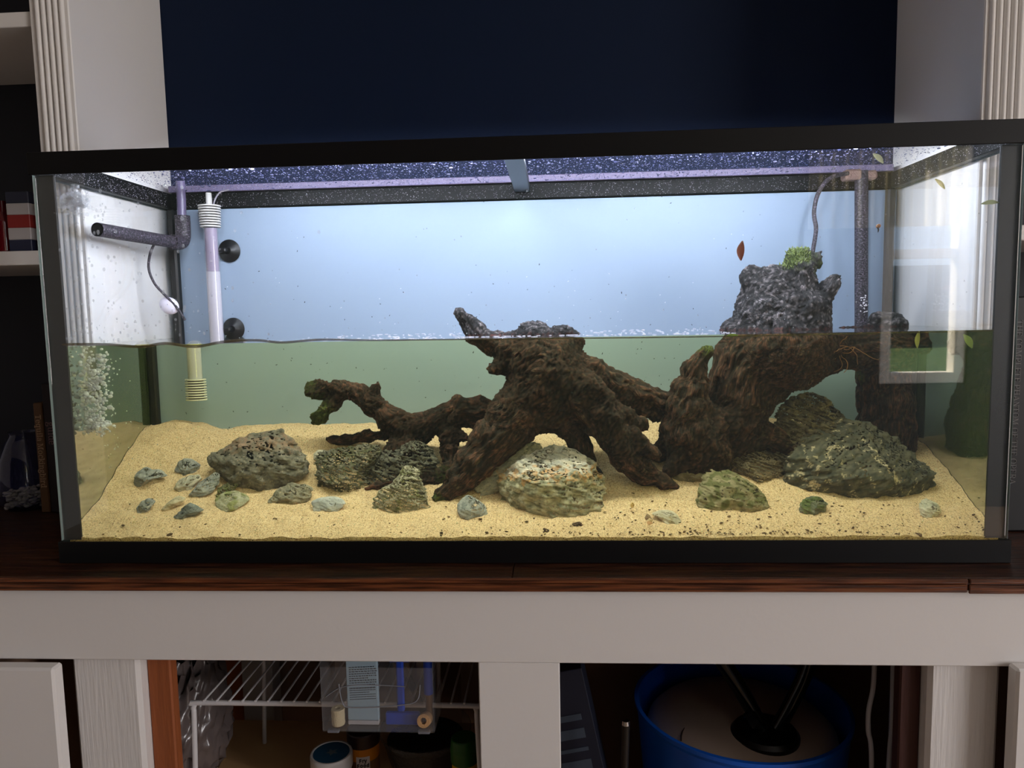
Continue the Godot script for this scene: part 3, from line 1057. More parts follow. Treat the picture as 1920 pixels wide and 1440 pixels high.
func build_wood() -> void:
	var level := 0.291
	# low branching piece on the left
	var a := limbs([
		[[-0.3147, 0.212, -0.215, 0.0072], [-0.3002, 0.2136, -0.212, 0.0119], [-0.2671, 0.2118, -0.208, 0.0135], [-0.2384, 0.2045, -0.204, 0.015], [-0.2165, 0.1901, -0.2, 0.0158], [-0.1957, 0.1711, -0.196, 0.0181], [-0.174, 0.1592, -0.192, 0.0196], [-0.1459, 0.1567, -0.19, 0.0188], [-0.1177, 0.1661, -0.188, 0.0196], [-0.0896, 0.1786, -0.186, 0.0211], [-0.0581, 0.1768, -0.184, 0.0203], [-0.0229, 0.1682, -0.18, 0.0187]],
		[[-0.3037, 0.2064, -0.212, 0.0095], [-0.3144, 0.2108, -0.21, 0.0064], [-0.3189, 0.207, -0.208, 0.004]], [[-0.3023, 0.219, -0.215, 0.0072], [-0.3157, 0.2207, -0.217, 0.0032]],
		[[-0.2193, 0.2005, -0.2, 0.0071], [-0.2121, 0.2141, -0.198, 0.0047], [-0.209, 0.2245, -0.196, 0.002]],
		[[-0.2743, 0.2029, -0.21, 0.0119], [-0.2824, 0.1911, -0.208, 0.0103], [-0.2946, 0.1786, -0.206, 0.0087], [-0.3039, 0.1691, -0.206, 0.0063], [-0.3107, 0.1635, -0.206, 0.0024]], [[-0.3003, 0.1732, -0.205, 0.0055], [-0.3113, 0.1751, -0.204, 0.0047]],
		[[-0.1757, 0.1439, -0.2, 0.011], [-0.2015, 0.1422, -0.21, 0.0079], [-0.2317, 0.1397, -0.22, 0.008], [-0.2667, 0.134, -0.23, 0.0081], [-0.2843, 0.1319, -0.235, 0.0057], [-0.2994, 0.1348, -0.24, 0.0024]],
		[[-0.1704, 0.1472, -0.192, 0.0188], [-0.1811, 0.1266, -0.18, 0.0156], [-0.1921, 0.1044, -0.17, 0.0147], [-0.2037, 0.0855, -0.165, 0.0123]], [[-0.1462, 0.1488, -0.19, 0.0157], [-0.1612, 0.1304, -0.18, 0.0171], [-0.1638, 0.1049, -0.165, 0.0154]],
		[[-0.1098, 0.1569, -0.185, 0.0141], [-0.1036, 0.1422, -0.175, 0.0116], [-0.1007, 0.1216, -0.165, 0.0108], [-0.0994, 0.1043, -0.155, 0.0107], [-0.1052, 0.0899, -0.148, 0.0099], [-0.1222, 0.0851, -0.14, 0.0076], [-0.1371, 0.0844, -0.136, 0.006]],
		[[-0.1132, 0.1559, -0.18, 0.0117], [-0.0951, 0.149, -0.17, 0.0093], [-0.0807, 0.144, -0.165, 0.0054]], [[-0.1052, 0.159, -0.18, 0.0093], [-0.1119, 0.1389, -0.165, 0.0046]],
		[[-0.1413, 0.0907, -0.14, 0.0076], [-0.1746, 0.085, -0.13, 0.0068], [-0.1997, 0.0787, -0.127, 0.0052], [-0.2202, 0.0754, -0.125, 0.0022]], [[-0.2037, 0.0855, -0.165, 0.0077], [-0.1582, 0.0876, -0.15, 0.0091], [-0.1188, 0.0897, -0.145, 0.0091]]])
	var s := wood_shape(a, [], 0.0026, 0.007, 31, level, [[Vector3(-0.3066, 0.1773, -0.205), 0.036], [Vector3(-0.313, 0.2144, -0.215), 0.017], [Vector3(-0.1078, 0.0872, -0.15), 0.022]])
	single("driftwood", s, wood_mat, "low dark driftwood branch on the left with a mossy hanging tip", "driftwood", "pieces of driftwood")
	# arched stump in the middle
	var b := limbs([
		[[-0.0501, 0.2787, -0.16, 0.0077], [-0.031, 0.2754, -0.158, 0.0138], [-0.0045, 0.266, -0.155, 0.026], [0.0219, 0.2566, -0.152, 0.0366], [0.0443, 0.2428, -0.15, 0.0427]], [[0.09, 0.2793, -0.16, 0.0061], [0.0749, 0.2774, -0.158, 0.0115], [0.0559, 0.2688, -0.155, 0.0183], [0.0368, 0.2429, -0.15, 0.0381]],
		[[0.0222, 0.2806, -0.155, 0.029], [0.033, 0.2429, -0.152, 0.0442], [0.0378, 0.2126, -0.15, 0.0457], [0.0345, 0.1959, -0.15, 0.0396]], [[0.003, 0.251, -0.15, 0.0213], [-0.0195, 0.2493, -0.146, 0.0129], [-0.0323, 0.2451, -0.144, 0.0068], [-0.0347, 0.2429, -0.144, 0.0046]],
		[[0.0211, 0.2054, -0.148, 0.0396], [-0.0057, 0.1723, -0.14, 0.0363], [-0.0361, 0.1396, -0.13, 0.0323], [-0.0624, 0.1124, -0.12, 0.0253], [-0.0831, 0.0899, -0.11, 0.0192], [-0.101, 0.0714, -0.104, 0.0118], [-0.113, 0.0628, -0.102, 0.0074]],
		[[-0.0131, 0.1777, -0.14, 0.0318], [0.0283, 0.1843, -0.145, 0.0288], [0.0598, 0.1733, -0.145, 0.0243], [0.0807, 0.1498, -0.148, 0.0167], [0.0864, 0.1268, -0.148, 0.0145], [0.093, 0.1091, -0.148, 0.0106], [0.1041, 0.0949, -0.145, 0.0076], [0.1115, 0.0858, -0.144, 0.0053]],
		[[0.0515, 0.2201, -0.148, 0.038], [0.0847, 0.2019, -0.135, 0.0301], [0.1102, 0.1798, -0.128, 0.027], [0.1298, 0.1574, -0.125, 0.0247], [0.1435, 0.1349, -0.124, 0.0232], [0.1537, 0.1146, -0.124, 0.0202], [0.1721, 0.0971, -0.124, 0.0164], [0.1978, 0.0826, -0.124, 0.0097], [0.2198, 0.0757, -0.124, 0.0037]],
		[[0.0669, 0.2421, -0.155, 0.0321], [0.1044, 0.2278, -0.158, 0.026], [0.1421, 0.2133, -0.162, 0.0207], [0.1763, 0.2001, -0.168, 0.017], [0.2109, 0.1868, -0.175, 0.0186], [0.2379, 0.1806, -0.18, 0.0202]],
		[[0.1114, 0.2078, -0.15, 0.0183], [0.1453, 0.1948, -0.155, 0.0107], [0.1718, 0.1826, -0.16, 0.0069], [0.193, 0.1715, -0.162, 0.0054], [0.1967, 0.1661, -0.162, 0.0038]],
		[[0.131, 0.1846, -0.13, 0.015], [0.1527, 0.1773, -0.125, 0.0075], [0.1707, 0.1648, -0.122, 0.0052], [0.1785, 0.1568, -0.12, 0.0022]], [[0.132, 0.1611, -0.125, 0.0165], [0.1535, 0.1498, -0.118, 0.0097], [0.1735, 0.1383, -0.114, 0.0082], [0.1857, 0.1265, -0.112, 0.0067], [0.1934, 0.1178, -0.11, 0.003]],
		[[0.0737, 0.2249, -0.13, 0.0255], [0.0993, 0.2199, -0.122, 0.0164], [0.1207, 0.201, -0.115, 0.0119], [0.1312, 0.174, -0.11, 0.0111], [0.1367, 0.1409, -0.108, 0.0103]]])
	for r in limbs([[[-0.09, 0.3265, -0.15, 0.0028], [-0.0831, 0.3186, -0.15, 0.0063], [-0.0719, 0.3075, -0.152, 0.0103], [-0.0622, 0.2948, -0.154, 0.0127], [-0.0454, 0.285, -0.156, 0.0103], [-0.0181, 0.2782, -0.157, 0.0111]], [[0.0133, 0.2792, -0.157, 0.0079], [0.0291, 0.2891, -0.157, 0.0071], [0.0339, 0.2953, -0.157, 0.0048]], [[0.0368, 0.2835, -0.157, 0.0063], [0.0564, 0.2886, -0.157, 0.0071], [0.0697, 0.2923, -0.157, 0.0071], [0.0836, 0.2858, -0.157, 0.0048]]]):
		b.append(r)
	s = wood_shape(b, [], 0.0030, 0.008, 32, level, [[Vector3(-0.113, 0.0628, -0.102), 0.016]])
	single("driftwood", s, wood_mat, "arched dark driftwood stump in the middle, straddling the large pale rock", "driftwood", "pieces of driftwood")
	# tall stump on the right
	var c := limbs([
		[[0.3383, 0.2738, -0.2, 0.0395], [0.3273, 0.2433, -0.2, 0.0458], [0.3192, 0.213, -0.195, 0.044], [0.3148, 0.1827, -0.19, 0.0407], [0.3103, 0.1524, -0.185, 0.0375], [0.3133, 0.1298, -0.18, 0.0296]],
		[[0.372, 0.2656, -0.2, 0.0434], [0.3575, 0.2275, -0.2, 0.0395], [0.3344, 0.1897, -0.195, 0.033]], [[0.4239, 0.2609, -0.2, 0.0363], [0.3796, 0.254, -0.2, 0.0379]],
		[[0.268, 0.2673, -0.158, 0.0027], [0.2621, 0.2585, -0.158, 0.0077], [0.2534, 0.2466, -0.158, 0.0123], [0.246, 0.2317, -0.158, 0.0161], [0.2412, 0.2053, -0.16, 0.0245], [0.2393, 0.1786, -0.162, 0.0323], [0.2412, 0.1477, -0.165, 0.04], [0.251, 0.1169, -0.165, 0.037], [0.2731, 0.1003, -0.162, 0.0215], [0.2929, 0.0913, -0.16, 0.0092]],
		[[0.2472, 0.1476, -0.165, 0.0339], [0.2786, 0.1538, -0.175, 0.0341], [0.3066, 0.1524, -0.185, 0.0344]], [[0.2674, 0.1341, -0.15, 0.0229], [0.2785, 0.1189, -0.15, 0.0183], [0.2885, 0.1018, -0.152, 0.0114]],
		[[0.2389, 0.1548, -0.17, 0.0232], [0.2124, 0.1235, -0.175, 0.0155], [0.1977, 0.1152, -0.18, 0.0117], [0.185, 0.1187, -0.183, 0.0062]], [[0.2226, 0.1818, -0.178, 0.0148], [0.2022, 0.1866, -0.178, 0.0109]],
		[[0.2229, 0.1117, -0.15, 0.0168], [0.2112, 0.0972, -0.145, 0.0091], [0.2328, 0.0994, -0.14, 0.0038]],
		[[0.3216, 0.1523, -0.185, 0.0328], [0.3469, 0.1411, -0.18, 0.0202], [0.3722, 0.1299, -0.176, 0.0147], [0.3972, 0.1211, -0.172, 0.0116], [0.4225, 0.1151, -0.17, 0.0077], [0.4426, 0.1107, -0.168, 0.0031]],
		[[0.4029, 0.2611, -0.205, 0.0317], [0.4414, 0.258, -0.21, 0.0302], [0.4798, 0.2595, -0.215, 0.0271], [0.5144, 0.2626, -0.22, 0.0256], [0.5509, 0.2578, -0.23, 0.0242]],
		[[0.5156, 0.2504, -0.235, 0.0307], [0.5291, 0.2228, -0.24, 0.0341], [0.5354, 0.1832, -0.245, 0.0366], [0.5394, 0.1431, -0.25, 0.0392], [0.5422, 0.1192, -0.25, 0.0376]], [[0.4096, 0.2345, -0.2, 0.011], [0.4108, 0.2223, -0.198, 0.0032]]])
	for r in limbs([
		[[0.3792, 0.2711, -0.2, 0.0726], [0.3748, 0.303, -0.2, 0.0545], [0.3627, 0.3309, -0.2, 0.033], [0.3483, 0.3588, -0.2, 0.0182], [0.3451, 0.3707, -0.2, 0.0116]], [[0.3707, 0.3189, -0.2, 0.0413], [0.3767, 0.3463, -0.195, 0.0312], [0.3734, 0.3641, -0.19, 0.0147]], [[0.3493, 0.3602, -0.195, 0.0164], [0.3673, 0.3627, -0.19, 0.0139], [0.3887, 0.3716, -0.19, 0.0123]],
		[[0.4165, 0.2785, -0.195, 0.046], [0.4142, 0.318, -0.19, 0.0376], [0.4113, 0.3532, -0.19, 0.0229], [0.4124, 0.3803, -0.19, 0.0204], [0.4098, 0.3927, -0.19, 0.0155]], [[0.4207, 0.384, -0.19, 0.0147], [0.4336, 0.3913, -0.188, 0.0073], [0.4426, 0.4017, -0.186, 0.0024]],
		[[0.4206, 0.3879, -0.19, 0.0114], [0.4338, 0.3859, -0.188, 0.0049], [0.4399, 0.3826, -0.188, 0.0016]], [[0.4297, 0.3021, -0.185, 0.0244], [0.4419, 0.3313, -0.18, 0.0122], [0.4515, 0.348, -0.178, 0.0105], [0.4581, 0.3563, -0.176, 0.0073], [0.4667, 0.3621, -0.175, 0.0024]], [[0.4478, 0.3443, -0.178, 0.0081], [0.4587, 0.3632, -0.178, 0.0024]],
		[[0.3319, 0.2863, -0.2, 0.0182], [0.3178, 0.2785, -0.2, 0.0116]], [[0.5047, 0.2728, -0.222, 0.0101], [0.5288, 0.2852, -0.224, 0.0084], [0.5452, 0.2946, -0.226, 0.0127], [0.5633, 0.2974, -0.228, 0.0127], [0.577, 0.289, -0.23, 0.0085], [0.5793, 0.2663, -0.23, 0.0136]]]):
		c.append(r)
	s = wood_shape(c, [[Vector3(0.2923, 0.2206, -0.136), 0.016], [Vector3(0.2809, 0.1941, -0.136), 0.013], [Vector3(0.3322, 0.3348, -0.158), 0.012]], 0.0031, 0.007, 33, level, [[Vector3(0.4036, 0.3972, -0.185), 0.030], [Vector3(0.4361, 0.3798, -0.19), 0.020], [Vector3(0.2643, 0.2651, -0.158), 0.014], [Vector3(0.4863, 0.2237, -0.235), 0.022]])
	var st := single("driftwood", s, wood_mat, "tall dark driftwood stump on the right, its grey mossy crown standing out of the water", "driftwood", "pieces of driftwood")
	# moss on the crown and hair roots under the arm
	rng.seed = 9
	var tufts := []
	var tc := []
	for k in s.v.size():
		var wp: Vector3 = s.v[k] + st.position
		var d: float = wp.distance_to(Vector3(0.4031, 0.3943, -0.188))
		if d < 0.024 and s.n[k].y > -0.1 and rng.randf() < 0.6:
			var dir: Vector3 = (s.n[k] + Vector3(rng.randf_range(-.5, .5), 0.5, rng.randf_range(-.5, .5))).normalized()
			var x := dir.cross(Vector3(0.3, 0.2, 0.9)).normalized()
			var len := rng.randf_range(2.0, 4.5)
			tufts.append(Transform3D(Basis(x * rng.randf_range(0.6, 1.0), dir * len, x.cross(dir)), s.v[k] + st.position))
			tc.append(Color(0.09, 0.13, 0.03).lerp(Color(0.30, 0.36, 0.12), rng.randf()))
	scatter("moss", blob(0.0011, mat(1, 1, 1, 0.9, {"vertex_color_use_as_albedo": true}), 1.0, 6), tufts, tc, st)
	var roots := Shape.new()
	var from := [Vector3(0.4467, 0.2578, -0.175), Vector3(0.4538, 0.2614, -0.175), Vector3(0.4621, 0.265, -0.174), Vector3(0.4715, 0.2634, -0.174), Vector3(0.457, 0.2666, -0.174)]
	for k in 11:
		var p: Vector3 = from[k % 5]
		var path := [p + Vector3(0, 0, -0.01)]
		var d := Vector3(rng.randf_range(-1, 1), rng.randf_range(-0.9, 0.5), 0.5).normalized()
		for q in 7:
			p += d * 0.0052
			d = (d + Vector3(rng.randf_range(-.5, .5), rng.randf_range(-.5, .4), rng.randf_range(-.3, .15))).normalized()
			path.append(p)
		roots.tube(smooth(path, 3), 0.0005, 5)
	part("rootlets", roots, mat(0.62, 0.42, 0.30, 0.8), st).set_meta("kind", "stuff")

func build_stones() -> void:
	var grey := {"base": Color(0.095, 0.095, 0.088), "alt": Color(0.21, 0.20, 0.175), "vein": Color(0.42, 0.38, 0.30), "rough": 0.0014, "facets": 20}
	var slate := {"base": Color(0.20, 0.225, 0.235), "alt": Color(0.36, 0.385, 0.39), "vein": Color(0.55, 0.56, 0.53), "rough": 0.0007, "facets": 10, "step": 1100.0, "strata": Vector3(0.2, 1, 0.6)}
	var pale := {"base": Color(0.40, 0.40, 0.34), "alt": Color(0.60, 0.58, 0.50), "rough": 0.0007, "facets": 9, "strata": Vector3(0.1, 1, 0.5)}
	var olive := {"base": Color(0.13, 0.14, 0.10), "alt": Color(0.27, 0.27, 0.17), "moss": Color(0.10, 0.13, 0.025), "rough": 0.0014, "facets": 12}
	var warm := grey.duplicate(); warm.merge({"rust": Color(0.30, 0.19, 0.14), "rust_y": 0.1406, "rust_w": 0.013, "rough": 0.0013, "facets": 22, "cuts": [[Vector3(0.1, 0.62, 0.78), 0.66], [Vector3(-0.75, 0.3, 0.6), 0.72], [Vector3(0.25, -0.45, 0.86), 0.74]]}, true)
	var mossy := {"base": Color(0.085, 0.085, 0.068), "alt": Color(0.20, 0.19, 0.145), "moss": Color(0.08, 0.085, 0.04), "rough": 0.0019, "facets": 14, "step": 1300.0}
	var big := {"base": Color(0.17, 0.175, 0.12), "alt": Color(0.46, 0.44, 0.33), "vein": Color(0.12, 0.125, 0.10), "vein_step": 150.0, "vein_width": 0.04, "rust": Color(0.62, 0.33, 0.12), "rust_y": 0.1012, "rust_w": 0.0065, "rough": 0.0014, "facets": 18, "strata": Vector3(0.22, 1, 0.25), "step": 620.0, "top_base": Color(0.36, 0.37, 0.37), "top_alt": Color(0.66, 0.63, 0.58), "cuts": [[Vector3(0.05, 0.80, 0.60), 0.60], [Vector3(0.12, -0.28, 0.95), 0.74], [Vector3(0.92, 0.1, 0.40), 0.84], [Vector3(-0.75, -0.45, 0.5), 0.74]]}
	var dark := {"base": Color(0.052, 0.055, 0.045), "alt": Color(0.12, 0.115, 0.085), "line": Color(0.62, 0.54, 0.38), "lines": 16, "lump": 0.02, "vein": Color(0.035, 0.04, 0.03), "vein_step": 40.0, "vein_width": 0.05, "cuts": [[Vector3(-0.12, 0.50, 0.84), 0.58], [Vector3(0.62, 0.45, 0.6), 0.66], [Vector3(-0.1, -0.5, 0.85), 0.74]], "rough": 0.0013, "facets": 30, "strata": Vector3(-0.4, 1, 0.3), "step": 600.0}
	var brown := {"base": Color(0.085, 0.07, 0.045), "alt": Color(0.20, 0.16, 0.10), "rough": 0.0016, "facets": 14}
	var tile := {"base": Color(0.24, 0.25, 0.22), "alt": Color(0.40, 0.385, 0.30), "vein": Color(0.11, 0.12, 0.12), "rough": 0.0010, "facets": 8, "strata": Vector3(-0.45, 1, 0.5), "rust": Color(0.4, 0.25, 0.12), "rust_y": 0.1031, "rust_w": 0.008}
	var k := "stones on the sand"
	stone("rock", Vector3(-0.384, 0.1141, -0.15), [Vector2(-0.0751, 0.0027), Vector2(-0.0643, 0.0121), Vector2(-0.0528, 0.0198), Vector2(-0.03, 0.0321), Vector2(-0.0062, 0.0372), Vector2(0.0178, 0.0439), Vector2(0.0334, 0.043), Vector2(0.0525, 0.0318), Vector2(0.0605, 0.0199), Vector2(0.0679, 0.0089), Vector2(0.0751, -0.0037), Vector2(0.0715, -0.0227), Vector2(0.0496, -0.0367), Vector2(0.0261, -0.0506), Vector2(-0.0024, -0.0519), Vector2(-0.0217, -0.0422), Vector2(-0.0447, -0.0277), Vector2(-0.0655, -0.0084)], 0.036, 0.5, warm, 101, "big grey rock with a reddish patch on top, left of the driftwood", k)
	stone("rock", Vector3(-0.2487, 0.1001, -0.142), [Vector2(-0.0473, 0.0082), Vector2(-0.0452, 0.0207), Vector2(-0.031, 0.0267), Vector2(-0.0036, 0.0303), Vector2(0.0175, 0.034), Vector2(0.043, 0.0344), Vector2(0.0473, 0.0259), Vector2(0.0398, 0.0104), Vector2(0.0316, -0.0035), Vector2(0.0296, -0.0224), Vector2(0.012, -0.0363), Vector2(-0.0062, -0.0424), Vector2(-0.024, -0.0391), Vector2(-0.0376, -0.0265), Vector2(-0.0433, -0.0059)], 0.030, 0.4, mossy, 102, "squarish mossy grey rock under the low driftwood branch", k)
	stone("rock", Vector3(-0.1717, 0.1065, -0.15), [Vector2(-0.0529, -0.0002), Vector2(-0.0398, 0.0153), Vector2(-0.0122, 0.0259), Vector2(0.0189, 0.0318), Vector2(0.0365, 0.0254), Vector2(0.0469, 0.0113), Vector2(0.0529, 0.0019), Vector2(0.0409, -0.0205), Vector2(0.0095, -0.0311), Vector2(-0.0259, -0.0418), Vector2(-0.0492, -0.0369)], 0.030, 0.4, {"base": Color(0.055, 0.057, 0.05), "alt": Color(0.14, 0.135, 0.11), "rough": 0.0020, "facets": 16}, 103, "dark layered rock pinned under the legs of the low branch", k)
	stone("rock", Vector3(-0.1637, 0.079, -0.085), [Vector2(-0.0407, -0.0332), Vector2(-0.0349, -0.0079), Vector2(-0.027, 0.0033), Vector2(-0.0111, 0.0099), Vector2(-0.0032, 0.0233), Vector2(0.0045, 0.033), Vector2(0.0142, 0.0336), Vector2(0.0243, 0.0261), Vector2(0.0283, 0.0119), Vector2(0.0367, -0.0054), Vector2(0.0407, -0.0269), Vector2(0.0286, -0.0359), Vector2(0.0098, -0.0403), Vector2(-0.0201, -0.0416)], 0.026, 0.45, {"base": Color(0.21, 0.21, 0.165), "alt": Color(0.40, 0.385, 0.30), "moss": Color(0.15, 0.165, 0.07), "moss_bias": -0.2, "rough": 0.0020, "facets": 18}, 104, "pointed speckled grey-green rock in front of the low branch", k)
	stone("rock", Vector3(0.0419, 0.0877, -0.09), [Vector2(-0.0752, -0.0007), Vector2(-0.0639, 0.0126), Vector2(-0.0467, 0.0259), Vector2(-0.0319, 0.0361), Vector2(-0.0099, 0.0448), Vector2(0.0084, 0.0505), Vector2(0.0243, 0.0459), Vector2(0.0517, 0.0339), Vector2(0.0646, 0.022), Vector2(0.0731, 0.0101), Vector2(0.0752, -0.0047), Vector2(0.0721, -0.029), Vector2(0.064, -0.0483), Vector2(0.0362, -0.0556), Vector2(-0.0004, -0.0585), Vector2(-0.0283, -0.0554), Vector2(-0.0515, -0.0403), Vector2(-0.0674, -0.0252)], 0.046, 0.5, big, 105, "large pale cream and grey rock with a rusty band, front and centre", k, 110, 46)
	stone("rock", Vector3(-0.0157, 0.1076, -0.128), [Vector2(-0.0457, -0.0325), Vector2(-0.0361, -0.0041), Vector2(-0.0168, 0.0155), Vector2(0.006, 0.0259), Vector2(0.0286, 0.0326), Vector2(0.0436, 0.0309), Vector2(0.0457, 0.0203), Vector2(0.0319, 0.0075), Vector2(0.0091, -0.0091), Vector2(-0.0139, -0.0373), Vector2(-0.0315, -0.0426)], 0.016, 0.9, tile, 106, "tilted flat grey slab leaning behind the large pale rock", k)
	stone("rock", Vector3(0.2882, 0.0766, -0.092), [Vector2(-0.0487, -0.0269), Vector2(-0.0423, 0.0054), Vector2(-0.0338, 0.02), Vector2(-0.0211, 0.0273), Vector2(0.0002, 0.0242), Vector2(0.0216, 0.0124), Vector2(0.0379, -0.0009), Vector2(0.0487, -0.0207), Vector2(0.0445, -0.0295), Vector2(0.0099, -0.0353), Vector2(-0.0258, -0.0352)], 0.026, 0.5, {"base": Color(0.20, 0.185, 0.105), "alt": Color(0.32, 0.29, 0.18), "moss": Color(0.10, 0.115, 0.032), "moss_bias": 0.05, "rough": 0.0010, "facets": 8}, 107, "rounded olive rock with green algae below the tall stump", k)
	stone("rock", Vector3(0.2528, 0.0937, -0.16), [Vector2(-0.049, -0.0258), Vector2(-0.0347, 0.0072), Vector2(-0.0137, 0.0209), Vector2(0.0102, 0.0238), Vector2(0.0325, 0.016), Vector2(0.049, -0.0025), Vector2(0.0476, -0.0294), Vector2(0.0013, -0.0338)], 0.028, 0.4, {"base": Color(0.16, 0.14, 0.085), "alt": Color(0.26, 0.22, 0.14), "rough": 0.0009, "facets": 6}, 108, "smooth brown rock half hidden behind the rounded olive rock", k)
	stone("rock", Vector3(0.3355, 0.0979, -0.155), [Vector2(-0.0361, 0.0109), Vector2(-0.0214, 0.0185), Vector2(0.0029, 0.0198), Vector2(0.0286, 0.0151), Vector2(0.0361, -0.0017), Vector2(0.0334, -0.0269), Vector2(0.0069, -0.0298), Vector2(-0.0152, -0.0251), Vector2(-0.0286, -0.0059)], 0.022, 0.4, brown, 109, "low brown rock under the root of the tall stump", k)
	stone("rock", Vector3(0.4219, 0.1405, -0.185), [Vector2(-0.0595, -0.0332), Vector2(-0.0591, 0.0068), Vector2(-0.0505, 0.0329), Vector2(-0.0374, 0.0511), Vector2(-0.0117, 0.0584), Vector2(0.0127, 0.052), Vector2(0.0292, 0.0366), Vector2(0.0442, 0.0167), Vector2(0.0595, -0.0125), Vector2(0.0456, -0.0569), Vector2(-0.0061, -0.0644), Vector2(-0.0472, -0.0565)], 0.040, 0.35, {"base": Color(0.085, 0.075, 0.05), "alt": Color(0.19, 0.16, 0.10), "rough": 0.0020, "facets": 16}, 110, "domed brown boulder behind the veined boulder", k, 90, 38)
	stone("rock", Vector3(0.4664, 0.1062, -0.14), [Vector2(-0.1009, -0.0283), Vector2(-0.0954, 0.0015), Vector2(-0.077, 0.0283), Vector2(-0.0616, 0.052), Vector2(-0.043, 0.0563), Vector2(-0.0202, 0.0576), Vector2(0.0011, 0.0559), Vector2(0.0296, 0.0497), Vector2(0.0539, 0.0385), Vector2(0.0713, 0.0213), Vector2(0.0859, 0.0035), Vector2(0.0998, -0.0129), Vector2(0.1009, -0.0365), Vector2(0.0942, -0.0462), Vector2(0.0662, -0.0596), Vector2(0.0322, -0.0656), Vector2(-0.0036, -0.0625), Vector2(-0.0397, -0.0564), Vector2(-0.0724, -0.0488), Vector2(-0.0921, -0.0397)], 0.052, 0.55, dark, 111, "huge dark boulder with pale veins in the right corner", k, 130, 54)
	k = "small stones on the sand"
	stone("pebble", Vector3(-0.5409, 0.0923, -0.142), [Vector2(-0.0246, -0.0134), Vector2(-0.0204, 0.0048), Vector2(-0.0119, 0.0142), Vector2(0.0007, 0.0125), Vector2(0.0163, 0.0091), Vector2(0.0246, 0.0011), Vector2(0.0077, -0.0018), Vector2(-0.0069, -0.0104), Vector2(-0.0185, -0.0182)], 0.013, 0.6, slate, 121, "curved blue-grey stone farthest left on the sand", k, 48, 20)
	stone("pebble", Vector3(-0.4937, 0.1048, -0.17), [Vector2(-0.0183, -0.0086), Vector2(-0.0144, 0.0065), Vector2(-0.0044, 0.0112), Vector2(0.009, 0.0078), Vector2(0.0183, 0.0013), Vector2(0.0129, -0.0122), Vector2(-0.0058, -0.0152)], 0.012, 0.5, slate, 122, "small chunky grey stone higher up the slope than the other small stones", k, 48, 20)
	stone("pebble", Vector3(-0.4826, 0.0865, -0.136), [Vector2(-0.0196, -0.0094), Vector2(-0.0127, 0.0029), Vector2(0.001, 0.0083), Vector2(0.0169, 0.0105), Vector2(0.0196, 0.0042), Vector2(0.008, -0.0097), Vector2(-0.0096, -0.0135)], 0.012, 0.7, pale, 123, "pale-topped wedge of stone just below the chunky grey stone", k, 48, 20)
	stone("pebble", Vector3(-0.4528, 0.0847, -0.124), [Vector2(-0.0203, -0.0137), Vector2(-0.0094, 0.0025), Vector2(0.0012, 0.0094), Vector2(0.0109, 0.0155), Vector2(0.0194, 0.0139), Vector2(0.0203, 0.0022), Vector2(0.0103, -0.0124), Vector2(-0.0041, -0.0185)], 0.012, 0.8, slate, 124, "leaning grey stone with a knob at its upper end", k, 48, 20)
	stone("pebble", Vector3(-0.4211, 0.0775, -0.121), [Vector2(-0.0175, -0.0094), Vector2(-0.0123, 0.0029), Vector2(0.0012, 0.0082), Vector2(0.0131, 0.0112), Vector2(0.0175, 0.0073), Vector2(0.0092, -0.002), Vector2(-0.0084, -0.0142)], 0.010, 0.7, olive, 125, "narrow dark stone against the foot of the big reddish-topped rock", k, 48, 20)
	stone("pebble", Vector3(-0.4033, 0.0665, -0.09), [Vector2(-0.0244, 0.0009), Vector2(-0.0186, 0.0085), Vector2(-0.0032, 0.0114), Vector2(0.0119, 0.009), Vector2(0.0244, 0.0005), Vector2(0.0094, -0.0115), Vector2(-0.0159, -0.0144)], 0.015, 0.9, {"base": Color(0.30, 0.31, 0.22), "alt": Color(0.46, 0.46, 0.36), "vein": Color(0.6, 0.6, 0.5), "rough": 0.0006, "facets": 5, "moss": Color(0.22, 0.25, 0.08)}, 126, "flat fan-shaped stone tinged green, below the narrow dark stone", k, 56, 22)
	stone("pebble", Vector3(-0.3221, 0.0742, -0.102), [Vector2(-0.0312, -0.0114), Vector2(-0.0191, 0.0056), Vector2(0.0004, 0.0146), Vector2(0.0194, 0.0129), Vector2(0.0312, 0.0051), Vector2(0.0261, -0.0111), Vector2(0.0067, -0.0186), Vector2(-0.0199, -0.0153)], 0.014, 0.7, {"base": Color(0.19, 0.185, 0.15), "alt": Color(0.36, 0.34, 0.27), "vein": Color(0.12, 0.11, 0.09), "rough": 0.0010, "facets": 12}, 127, "buff ridged stone right below the big reddish-topped rock", k, 56, 22)
	stone("pebble", Vector3(-0.5223, 0.0625, -0.075), [Vector2(-0.0121, -0.0022), Vector2(-0.0069, 0.0069), Vector2(0.0025, 0.0099), Vector2(0.0121, 0.0052), Vector2(0.0039, -0.0068), Vector2(-0.0073, -0.0129)], 0.009, 0.8, slate, 128, "little blue-grey chip at the lower left of the small stones", k, 40, 18)
	stone("pebble", Vector3(-0.4859, 0.065, -0.085), [Vector2(-0.0157, -0.0088), Vector2(-0.0075, 0.0023), Vector2(0.0044, 0.0084), Vector2(0.0157, 0.0052), Vector2(0.0099, -0.0024), Vector2(-0.0081, -0.0104)], 0.009, 0.9, {"base": Color(0.48, 0.44, 0.32), "alt": Color(0.60, 0.55, 0.42), "rough": 0.0006, "facets": 8}, 129, "sandy coloured flake nearly buried in the sand", k, 40, 18)
